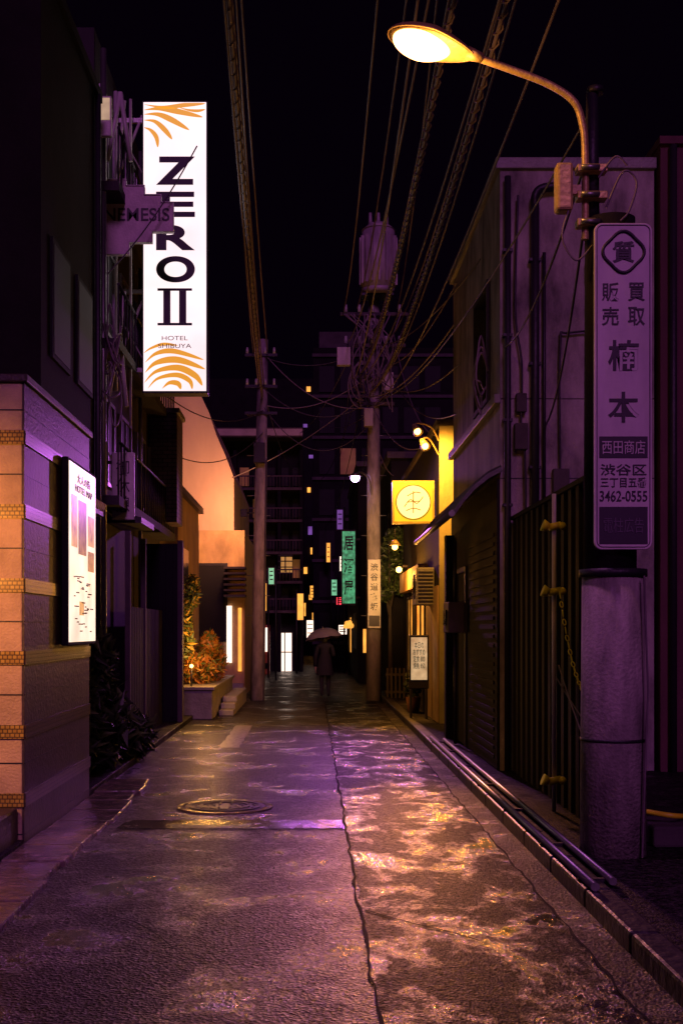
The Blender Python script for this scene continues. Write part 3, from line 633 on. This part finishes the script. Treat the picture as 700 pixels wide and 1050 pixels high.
boxes('door_frame',[(1.94,1.97,15.5,15.56,.1,2.4),(1.94,1.97,16.5,16.56,.1,2.4),(1.94,1.97,15.56,16.5,2.34,2.4)],DARKMETAL,g)
box('corner_post',1.85,1.96,16.9,17.1,.1,2.9,BLACK,g)
g=group('meter_box',(1.85,16.4,1.8))
box('case',1.74,1.95,15.6,16.2,1.55,1.95,MIDWALL,g,.015); boxes('dial',[(1.72,1.74,15.75,16.05,1.65,1.85)],GLASS,g); cyls('conduit',[((1.86,15.9,1.95),(1.86,15.9,2.75),.02),((1.86,15.9,.1),(1.86,15.9,1.55),.02)],DARKMETAL,g,8)
g=group('maroon_building',(5,14,0))
box('walls',3.68,9,12.9,18,0,6.72,MAROON,g); box('parapet',3.66,9,12.85,18,6.72,6.8,MAROON,g)
cyls('downpipe',[((3.8,12.85,0),(3.8,12.85,6.7),.04)],DARKMETAL,g,10)
boxes('window',[(4.3,5.4,12.88,12.899,4.2,5.5)],GLASS,g)

g=group('corrugated_fence',(2.2,10.8,0))
FEN=mat('fence_metal',(.008,.005,.011),.65,0,var=.5,streak=5,spec=.2)
bm=bmesh.new(); k=60; y0=8.55; pts=[]
pitch=(12.9-y0)/(k/4)
for i in range(k//4):
    y=y0+i*pitch; pts+= [(2.12,y),(2.12,y+pitch*.4),(2.19,y+pitch*.5),(2.19,y+pitch*.9)]
pts.append((2.12,12.9))
A=[bm.verts.new((x,y,.09)) for x,y in pts]; B=[bm.verts.new((x,y,2.75)) for x,y in pts]
for i in range(len(pts)-1): bm.faces.new([A[i],A[i+1],B[i+1],B[i]])
from_bm('sheet_panels',bm,FEN,g)
boxes('rails',[(2.2,2.25,8.55,12.9,z,z+.06) for z in(.5,1.6,2.6)],DARKMETAL,g); boxes('posts',[(2.2,2.27,y,y+.07,.09,2.85) for y in(8.55,10.7,12.8)],DARKMETAL,g)
box('top_cap',2.1,2.21,8.55,12.9,2.75,2.79,BLACK,g)
g=group('barrier_pole',(2.0,10.1,0))
RODM=mat('white_rod',(.7,.6,.72),.4,bump=0)
cyls('rod',[((2.0,10.1,.09),(2.0,10.1,2.72),.018)],RODM,g,12)
for z in(.34,1.9,2.44):
    cyls('yellow_clip',[((1.95,10.07,z),(2.05,10.07,z+.02),.03),((1.90,10.07,z+.02),(1.95,10.07,z),.05,.035)],YEL,g,14)
    globe('clip_knob',(2.06,10.06,z+.01),.035,YEL,g)
ch=[];
pp=sagline((2.03,10.0,1.88),(2.12,9.2,1.1),.25,22)
for i in range(len(pp)-1):
    c=pp[i]; d=(pp[i+1]-c).normalized(); s=Vector((1,0,0)) if i%2 else Vector((0,.3,1)).normalized()
    ch.append([c+d*.028*math.cos(t)+s*.013*math.sin(t) for t in [k*math.pi/5 for k in range(10)]])
curve('yellow_chain',ch,.005,YEL,g,True)
curve('stay_wires',[sagline((2.0,10.0,1.2),(2.3,8.7,.5),.05,8),sagline((2.02,10.0,1.3),(1.98,8.45,.6),.04,8)],.006,CABLE2,g)
g=group('floor_hose',(2.6,8.6,.1))
curve('hose',[smoothpts([(2.25,8.7,.32),(2.5,8.5,.3),(2.75,8.7,.26),(3.1,8.6,.25)])],.02,YEL,g)
box('block',2.35,2.9,8.4,8.9,.09,.24,MIDWALL,g,.02)

# ---------------------------------------------------------------- near street lamp on pole
g=group('street_lamp',(2.02,8.2,0))
cyls('base_pole',[((2.02,8.2,.05),(2.02,8.2,1.98),.22,.205)],CONC,g,40)
cyls('upper_pole',[((2.0,8.2,1.98),(2.0,8.2,4.35),.175,.165)],DARKWALL,g,32)
cyls('mast',[((1.88,8.2,4.3),(1.88,8.2,5.2),.05,.04)],DARKMETAL,g,16)
cyls('collars',[((2.02,8.2,1.95),(2.02,8.2,2.0),.225),((2.02,8.2,.85),(2.02,8.2,.87),.219),((1.9,8.2,5.2),(1.9,8.2,5.24),.055)],DARKMETAL,g,32)
curve('arm',[smoothpts([(1.82,8.14,4.2),(1.82,8.14,4.78),(1.80,8.14,4.98),(1.74,8.13,5.12),(1.57,8.12,5.23),(1.31,8.08,5.31),(1.05,8.02,5.37)])],.024,WORNSTEEL,g,res=3)
boxes('clamps',[(1.76,1.96,8.09,8.19,z,z+.05) for z in(4.28,4.46,4.64)],WORNSTEEL,g,.006)
cyls('clamp_bolts',[((1.78,8.07,z+.02),(1.9,8.07,z+.02),.018) for z in(4.28,4.46,4.64)],STEEL,g,8)
box('control_box',1.62,1.73,8.08,8.2,4.38,4.70,WORNSTEEL,g,.02); box('box_bracket',1.73,1.79,8.12,8.16,4.5,4.56,WORNSTEEL,g)
curve('loose_wires',[smoothpts([(1.7,8.1,4.38),(1.66,8.1,4.2),(1.75,8.1,4.05),(1.86,8.1,4.15)]),smoothpts([(1.95,8.1,4.4),(2.05,8.05,4.62),(2.14,8.05,4.55),(2.08,8.0,4.35),(2.02,8.0,4.28)]),smoothpts([(1.9,8.1,4.6),(2.0,8.05,4.72),(2.08,8.05,4.66)]),
   [Vector((2.17,7.98,1.95)),Vector((2.2,8.0,1.2)),Vector((2.16,7.99,.1))]],.007,CABLE2,g)
M0=Matrix.Translation((.78,8.02,5.44))@Matrix.Rotation(math.radians(16),4,'Y')@Matrix.Rotation(math.radians(-14),4,'X')
def ellhalf(name,a,b,cup,cdn,zc,m,taper=0,up=True,nu=40,nv=14):
    bm=bmesh.new(); rows=[]
    for j in range(nv+1):
        ph=(math.pi/2)*j/nv
        row=[]
        for i in range(nu):
            t=2*math.pi*i/nu; x=a*math.cos(t)*math.cos(ph); y=b*math.sin(t)*math.cos(ph)
            z=(cup if up else -cdn)*math.sin(ph)
            k=1-taper*max(0,x/a); row.append(bm.verts.new(M0@Vector((x,y*k,zc+z*k))))
        rows.append(row)
    for j in range(nv):
        for i in range(nu): bm.faces.new([rows[j][i],rows[j][(i+1)%nu],rows[j+1][(i+1)%nu],rows[j+1][i]])
    bmesh.ops.remove_doubles(bm,verts=bm.verts,dist=1e-5); bmesh.ops.recalc_face_normals(bm,faces=bm.faces)
    return from_bm(name,bm,m,g,True)
sh=ellhalf('shade',.3,.15,.10,0,.0,mat('lamp_shade',(.55,.38,.16),.45,.3),.35,True)
so=sh.modifiers.new('s','SOLIDIFY'); so.thickness=.008
ellhalf('rim',.285,.14,0,.022,-.001,WORNSTEEL,.35,False)
o=ellhalf('glass_bowl',.195,.125,0,.085,-.012,E_BULB,.15,False)
for v in o.data.vertices: v.co+=M0.to_3x3()@Vector((-.06,0,0))
cyls('neck',[(tuple(M0@Vector((.24,0,.02))),(1.12,8.03,5.36),.045,.03)],WORNSTEEL,g,16)
light('lamp_light','POINT',(.80,7.9,5.16),42,(1,.42,.09),.1,g)
light('added_purple_spot','SPOT',(.74,8.0,5.22),230,(.66,.15,1.0),.12,g,(-.3,6.6,0),96,1)  # added purple spot tinting the road; the lamp itself is warm

g=group('pole_advert_sign',(2.02,7.96,3.2))
ADV=mat('advert_panel',(.8,.7,.74),.5,var=.4,streak=3,bump=.05)
def rrect(x0,x1,z0,z1,r,n=6):
    out=[]
    for cx_,cz_,a in((x1-r,z1-r,0),(x0+r,z1-r,90),(x0+r,z0+r,180),(x1-r,z0+r,270)):
        for i in range(n+1):
            t=math.radians(a+90*i/n); out.append((cx_+r*math.cos(t),cz_+r*math.sin(t)))
    return out
ax0,ax1,az0,az1=1.84,2.215,2.12,4.25
poly('panel',rrect(ax0,ax1,az0,az1,.05),7.955,7.985,ADV,g,.004)
LINE=mat('advert_ink',(.02,.008,.03),.5,bump=0)
acx=(ax0+ax1)/2; ya=7.951
boxes('panel_brackets',[(1.95,2.1,7.985,8.05,z,z+.05) for z in(2.3,3.2,4.1)],DARKMETAL,g)
def circ(cx_,cz_,r,y,wav=0,nw=8): return [Vector((cx_+(r+wav*math.cos(nw*t))*math.cos(t),y,cz_+(r+wav*math.cos(nw*t))*math.sin(t))) for t in [2*math.pi*i/64 for i in range(64)]]
curve('crest_ring',[circ(acx,4.06,.125,ya,.010,4)],.011,LINE,g,True)
curve('panel_border',[[Vector((x,ya+.002,z)) for x,z in rrect(ax0+.015,ax1-.015,az0+.015,az1-.015,.04)]],.003,LINE,g,True)
def AZ(py): return 1.6+(645-py)/156.8
text('質',acx,4.06,ya,.14,.14,LINE,g,bold=.02)
for ch,x,py in(('販',acx-.085,300),('売',acx-.085,325),('買',acx+.085,300),('取',acx+.085,325)): text(ch,x,AZ(py),ya,.11,.12,LINE,g,bold=.01)
text('楠',acx,AZ(365),ya,.2,.2,LINE,g,bold=.018)
text('本',acx,AZ(418),ya,.2,.2,LINE,g,bold=.015)
box('dark_band',ax0+.03,ax1-.03,7.95,7.956,AZ(470),AZ(448),LINE,g)
text('西田商店',acx,AZ(459),7.947,.28,.09,ADV,g)
text('渋谷区',acx,AZ(482),ya,.3,.075,LINE,g,bold=.01); text('三丁目五番',acx,AZ(495),ya,.3,.065,LINE,g,bold=.01)
text('3462-0555',acx,AZ(509),ya,.31,.07,LINE,g,bold=.01)
box('dark_panel',ax0+.03,ax1-.03,7.95,7.956,AZ(558),AZ(520),LINE,g)
text('電柱広告',acx,AZ(539),7.947,.26,.1,mat('advert_dim',(.12,.08,.14),.5,bump=0),g)

# ---------------------------------------------------------------- shop on right
g=group('lit_shop',(3,23,0))
box('walls',2.03,6,19.52,27.2,0,4.85,DARKWALL,g)  # shade of the street side painted dark; only the front keeps a lit colour
box('lit_front_skin',2.03,6,19.5,19.518,0,4.85,SHOPWALL,g)
box('roof_edge',1.98,6,19.45,27.25,4.85,4.95,MIDWALL,g)
boxes('lit_doorway',[(2.01,2.029,24.2,25.4,.15,2.2)],E_SHOPDOOR,g)
boxes('lit_window',[(2.01,2.029,21.7,23.4,1.1,2.1)],E_SHOPDOOR,g)
boxes('door_frames',[(1.98,2.03,y,y+.06,.1,2.26) for y in(24.14,25.4,24.8)]+[(1.98,2.03,y,y+.05,1.05,2.15) for y in(21.65,22.5,23.4)]+[(1.98,2.03,21.7,23.4,1.0,1.06),(1.98,2.03,24.2,25.4,2.2,2.26)],DARKMETAL,g)
boxes('lower_wall',[(2.005,2.029,19.55,21.6,.1,2.3)],ORANGEWALL,g)
boxes('fascia',[(1.85,2.03,21.4,25.8,2.35,2.75)],ORANGEWALL,g,.01)
g=group('air_conditioner',(1.88,20.6,2.2))
box('case',1.72,2.02,20.2,20.95,2.0,2.62,CONC2,g,.015); ring_pts=[Vector((1.715,20.57+.2*math.cos(t),2.31+.2*math.sin(t))) for t in [2*math.pi*i/24 for i in range(24)]]
curve('fan_grille',[ring_pts,[Vector((1.715,20.57+.1*math.cos(t),2.31+.1*math.sin(t))) for t in [2*math.pi*i/24 for i in range(24)]]],.008,DARKMETAL,g,True)
boxes('louvres',[(1.75,2.0,20.19,20.2,2.05+i*.06,2.075+i*.06) for i in range(9)],DARKMETAL,g)
g=group('menu_board',(1.85,20.8,1))
BOARD=emis('menu_board_face',(1,.7,.38),.6,.5,8)
boxes('frame',[(1.62,1.95,20.4,20.46,.6,1.5)],DARKMETAL,g,.01); box('face_panel',1.65,1.92,20.385,20.399,.75,1.46,BOARD,g)
text('本日の\nおすすめ\n定食 800\n焼魚 950',1.785,1.16,20.38,.2,.45,INK,g); boxes('legs',[(1.64,1.67,20.4,20.6,.09,.6),(1.90,1.93,20.4,20.6,.09,.6)],DARKMETAL,g)
g=group('round_clock_sign',(1.66,20,3.7))
box('housing',1.31,2.0,20.0,20.16,3.33,4.03,DARKMETAL,g,.01)
box('face_panel',1.34,1.97,19.985,19.999,3.36,4.0,E_YEL,g)
boxes('border',[(1.31,2.0,19.975,19.999,3.33,3.365),(1.31,2.0,19.975,19.999,3.995,4.03),(1.31,1.345,19.975,19.999,3.365,3.995),(1.965,2.0,19.975,19.999,3.365,3.995)],mat('brass_frame',(.45,.35,.08),.4,.5),g)
OLIVE=mat('olive_ink',(.16,.13,.01),.5,bump=0)
E_CREAM=emis('cream_face',(1,.8,.3),1.3)
bm=bmesh.new(); addcyl(bm,(1.655,19.984,3.68),(1.655,19.975,3.68),.27,n=40); bmesh.ops.recalc_face_normals(bm,faces=bm.faces); from_bm('dial',bm,E_CREAM,g)
curve('dial_rings',[circ(1.655,3.68,.28,19.972)],.009,OLIVE,g,True)
curve('dial_motif',[smoothpts([(1.655-.15,19.97,3.60),(1.655-.05,19.97,3.72),(1.655+.06,19.97,3.66),(1.655+.16,19.97,3.77)]),smoothpts([(1.655-.1,19.97,3.78),(1.655+.02,19.97,3.84),(1.655+.12,19.97,3.83)]),smoothpts([(1.655-.12,19.97,3.54),(1.655,19.97,3.58),(1.655+.12,19.97,3.55)]),[Vector((1.655,19.97,3.5)),Vector((1.655,19.97,3.86))],[Vector((1.56,19.97,3.68)),Vector((1.77,19.97,3.70))]],.008,OLIVE,g)
g=group('spot_lamp',(1.75,19.7,4.7))
for (x,z) in((1.6,4.78),(1.72,4.55)):
    curve('arm',[smoothpts([(2.03,19.6,z-.15),(1.9,19.5,z+.05),(x+.08,19.3,z+.08),(x,19.2,z+.02)])],.014,WORNSTEEL,g)
    bm=bmesh.new(); addcyl(bm,(x,19.2,z+.03),(x+.08,19.35,z-.06),.03,.085,n=18); bmesh.ops.recalc_face_normals(bm,faces=bm.faces); from_bm('shade',bm,WORNSTEEL,g)
    globe('bulb',(x+.06,19.25,z-.06),.055,E_WARM2,g)
light('lamp_light','SPOT',(1.72,18.7,4.5),460,(1,.42,.05),.14,g,(1.95,19.6,3.6),130,.6)
light('added_beam','SPOT',(1.62,18.85,4.6),620,(1,.34,.03),.14,g,(.98,7.2,0),17,1)  # extra narrow spot, added for gold reflections on the road
g=group('added_pendant_lamp',(1.35,20.05,3))  # added lamp, a fixture for the spot that gilds the wet road
cyls('cord',[((1.36,20.08,3.05),(1.36,20.08,3.33),.008)],CABLE,g,6)
bm=bmesh.new(); addcyl(bm,(1.36,20.08,3.07),(1.36,20.08,2.98),.03,.1,n=18); bmesh.ops.recalc_face_normals(bm,faces=bm.faces); from_bm('shade',bm,WORNSTEEL,g)
globe('bulb',(1.36,20.08,2.95),.05,E_WARM2,g)
light('lamp_light','SPOT',(1.35,19.8,2.88),1050,(1,.34,.03),.14,g,(.98,9,0),17,1)
g=group('wall_lamp',(1.9,24,3))
boxes('bracket',[(1.75,1.85,23.6,23.66,2.8,2.84)],DARKMETAL,g)
globe('globe',(1.68,23.63,2.75),.06,E_WARM2,g)
light('lamp_light','POINT',(1.45,23.4,2.6),150,(1,.38,.05),.14,g)
light('added_beam','SPOT',(1.5,23.8,2.75),420,(1,.55,.17),.1,g,(1.38,27.4,3.1),60,.8)  # extra spot, added to brighten the right utility pole
g=group('small_tree',(1.75,27.9,0))
cyls('trunk',[((1.8,28.0,.05),(1.78,28.0,2.2),.06,.035),((1.78,28,1.8),(1.6,27.9,3.0),.03,.012),((1.78,28,2.0),(2.0,28.1,3.2),.03,.012),((1.78,28,2.1),(1.75,27.8,3.6),.03,.012)],BARK,g,10)
foliage('tree',[((1.75,28,3.2),(.45,.4,.45)),((2.05,28,2.7),(.3,.3,.35)),((1.6,27.9,2.5),(.25,.3,.3)),((1.95,28,3.7),(.3,.3,.25))],2200,.06,[LEAFD,LEAFG],g)
g=group('picket_fence',(1.85,27.5,0))
boxes('pickets',[(1.62+i*.09,1.66+i*.09,26.6,26.63,.05,.75) for i in range(6)],BARK,g); boxes('rails',[(1.6,2.12,26.63,26.66,z,z+.05) for z in(.2,.58)],BARK,g)
g=group('potted_plant',(1.75,22.5,0))
cyls('pot',[((1.85,22.3,.09),(1.85,22.3,.36),.1,.14)],mat('terracotta',(.3,.12,.06),.7),g,16); foliage('p',[((1.85,22.3,.6),(.18,.2,.28))],400,.05,[LEAFG,LEAFD],g)
boxes('stem',[(1.84,1.86,22.29,22.31,.3,.6)],BARK,g)

# ---------------------------------------------------------------- pedestrian
g=group('pedestrian',(.3,28.6,0))
COAT=mat('coat_cloth',(.012,.01,.014),.85,bump=.2); SKIN=mat('skin',(.4,.24,.17),.5,bump=0); HAIR=mat('hair',(.015,.012,.01),.5)
px,py=.30,28.6
def skin(name,V,E,root,m,sub=2):
    me=D.meshes.new(name); me.from_pydata([Vector(v[0])+Vector((px,py,0)) for v in V],E,[]); o=D.objects.new(name,me); me.materials.append(m); link(o,g)
    s=o.modifiers.new('s','SKIN'); s.use_smooth_shade=True
    for i,v in enumerate(V):
        r=v[1]; me.skin_vertices[0].data[i].radius=(r,r) if not isinstance(r,tuple) else r
        me.skin_vertices[0].data[i].use_root=(i==root)
    u=o.modifiers.new('u','SUBSURF'); u.levels=sub; u.render_levels=sub
    return o
V=[((0,0,.80),(.13,.10)),((0,0,.95),(.12,.09)),((0,.01,1.12),(.14,.095)),((0,.01,1.22),(.13,.08)),((0,.01,1.29),.05),
   ((.07,0,.76),.085),((.08,.14,.44),.06),((.08,.02,.09),.042),((.08,.10,.035),.035),
   ((-.07,0,.76),.085),((-.08,.02,.43),.06),((-.08,-.22,.12),.042),((-.08,-.14,.035),.035),
   ((.16,.01,1.20),.055),((.21,.02,.97),.045),((.12,.2,1.02),.034),
   ((-.16,.01,1.20),.055),((-.22,.0,.95),.045),((-.22,.08,.74),.034)]
E=[(0,1),(1,2),(2,3),(3,4),(0,5),(5,6),(6,7),(7,8),(0,9),(9,10),(10,11),(11,12),(3,13),(13,14),(14,15),(3,16),(16,17),(17,18)]
skin('body',V,E,0,COAT)
bm=bmesh.new(); rows=[]
for z,rx,ry in((1.0,.13,.10),(.85,.155,.12),(.65,.185,.15),(.52,.2,.165)):
    rows.append([bm.verts.new((px+rx*math.cos(t),py+ry*math.sin(t)*(1+.04*math.sin(5*t)),z)) for t in [2*math.pi*i/28 for i in range(28)]])
for j in range(3):
    for i in range(28): bm.faces.new([rows[j][i],rows[j][(i+1)%28],rows[j+1][(i+1)%28],rows[j+1][i]])
from_bm('coat_skirt',bm,COAT,g,True)
def ell(name,c,r,m):
    bm=bmesh.new(); bmesh.ops.create_uvsphere(bm,u_segments=20,v_segments=14,radius=1,matrix=Matrix.Translation(Vector(c)+Vector((px,py,0)))@Matrix.Diagonal((*r,1)))
    return from_bm(name,bm,m,g,True)
ell('head',(0,.02,1.40),(.073,.088,.108),SKIN); ell('hair',(0,.0,1.425),(.084,.094,.10),HAIR); ell('hair_back',(0,-.04,1.35),(.07,.05,.10),HAIR)
ell('nose',(0,.112,1.39),(.013,.02,.02),SKIN); ell('ear',(.075,.02,1.39),(.012,.02,.03),SKIN); ell('ear',(-.075,.02,1.39),(.012,.02,.03),SKIN)
ell('eye',(.028,.093,1.41),(.012,.01,.008),HAIR); ell('eye',(-.028,.093,1.41),(.012,.01,.008),HAIR); ell('mouth',(0,.098,1.345),(.022,.01,.006),HAIR)
for hx,hy,hz,up in((.12,.235,1.04,True),(-.22,.09,.70,False)):
    HV=[((hx,hy-.02,hz),.022),((hx,hy+.02 if up else hy+.005,hz+(.01 if up else -.05)),.024)]; HE=[(0,1)]
    for f in range(4):
        b=len(HV); off=(f-1.5)*.016; L_=.03+(.006 if f in(1,2) else 0)
        if up:
            HV+=[((hx+.012,hy+.035,hz+off),.009),((hx-.015,hy+.045,hz+off),.008),((hx-.028,hy+.02,hz+off),.007)]
        else:
            HV+=[((hx,hy+.005+off,hz-.08),.009),((hx+.008,hy+.01+off,hz-.08-L_),.008),((hx+.02,hy+.012+off,hz-.09-L_*1.4),.007)]
        HE+=[(1,b),(b,b+1),(b+1,b+2)]
    b=len(HV)
    HV+=[((hx-.02,hy+.01,hz+.02),.01),((hx-.03,hy+.025,hz+.035),.008)] if up else [((hx+.012,hy+.04,hz-.03),.01),((hx+.018,hy+.055,hz-.06),.008)]
    HE+=[(0,b),(b,b+1)]
    skin('hand',HV,HE,0,SKIN,1)
g=group('umbrella',(.3,28.6,1.2))
UM=mat('umbrella_vinyl',(.22,.18,.2),.3,bump=0); 
MU=Matrix.Translation((px+.03,py+.10,1.03))@Matrix.Rotation(math.radians(-5),4,'X')@Matrix.Rotation(math.radians(-8),4,'Y')
bm=bmesh.new(); n=8; rows=[]
for j in range(7):
    ph=j/6; r=.44*math.sin(ph*1.35)/math.sin(1.35); z=.32+.28*math.cos(ph*1.5)
    row=[]
    for i in range(n*4):
        t=2*math.pi*i/(n*4); k=1-.05*ph*(1-abs(math.cos(t*n/2))); 
        row.append(bm.verts.new(MU@Vector((r*k*math.cos(t),r*k*math.sin(t),z+.02*ph*(1-abs(math.cos(t*n/2)))))))
    rows.append(row)
for j in range(6):
    for i in range(n*4): bm.faces.new([rows[j][i],rows[j][(i+1)%(n*4)],rows[j+1][(i+1)%(n*4)],rows[j+1][i]])
bmesh.ops.remove_doubles(bm,verts=bm.verts,dist=1e-4)
from_bm('canopy',bm,UM,g,True)
rb=[]
for i in range(n):
    t=2*math.pi*i/n; rb.append([MU@Vector((.44*math.sin(k/6*1.35)/math.sin(1.35)*math.cos(t),.44*math.sin(k/6*1.35)/math.sin(1.35)*math.sin(t),.315+.28*math.cos(k/6*1.5))) for k in range(7)])
curve('ribs',rb,.004,STEEL,g); curve('shaft',[[MU@Vector((0,0,.64)),MU@Vector((0,0,.3)),MU@Vector((.03,.12,-.05)) ]],.007,STEEL,g)
curve('handle',[smoothpts([tuple(MU@Vector(p)) for p in((.03,.12,-.03),(.03,.125,-.1),(.03,.15,-.13),(.03,.17,-.1))])],.012,BLACK,g)

# ---------------------------------------------------------------- sky, sun, camera
w=D.worlds.new('World'); C.scene.world=w; w.use_nodes=True; N=w.node_tree.nodes; L=w.node_tree.links
bg=N['Background']; sky=N.new('ShaderNodeTexSky'); sky.sky_type='NISHITA'; sky.sun_disc=False
sky.sun_elevation=math.radians(-7); sky.sun_rotation=math.radians(180)
mx=N.new('ShaderNodeMix'); mx.data_type='RGBA'; mx.blend_type='MULTIPLY'; mx.inputs['Factor'].default_value=1; mx.inputs['B'].default_value=(.9,.3,1,1)
ad=N.new('ShaderNodeMix'); ad.data_type='RGBA'; ad.blend_type='ADD'; ad.inputs['Factor'].default_value=1; ad.inputs['B'].default_value=(.010,.002,.016,1)
L.new(sky.outputs['Color'],mx.inputs['A']); L.new(mx.outputs['Result'],ad.inputs['A']); L.new(ad.outputs['Result'],bg.inputs['Color']); bg.inputs['Strength'].default_value=.12
sl=D.lights.new('sun','SUN'); sl.energy=.55; sl.angle=math.radians(12); sl.color=(.90,.24,.98)
so=D.objects.new('sun',sl); so.rotation_euler=Vector((-.10,1,-.55)).to_track_quat('-Z','Y').to_euler(); col.objects.link(so)
cam=D.cameras.new('camera'); cam.sensor_fit='VERTICAL'; cam.sensor_height=36; cam.lens=1250*36/1050; cam.shift_x=30/1050; cam.shift_y=120/1050; cam.clip_end=500
co=D.objects.new('camera',cam); co.location=(0,0,1.6); co.rotation_euler=(math.pi/2,0,0); col.objects.link(co); C.scene.camera=co
C.scene.view_settings.view_transform='Standard'; C.scene.view_settings.look='None'; C.scene.view_settings.exposure=0
print('objects',len(D.objects))
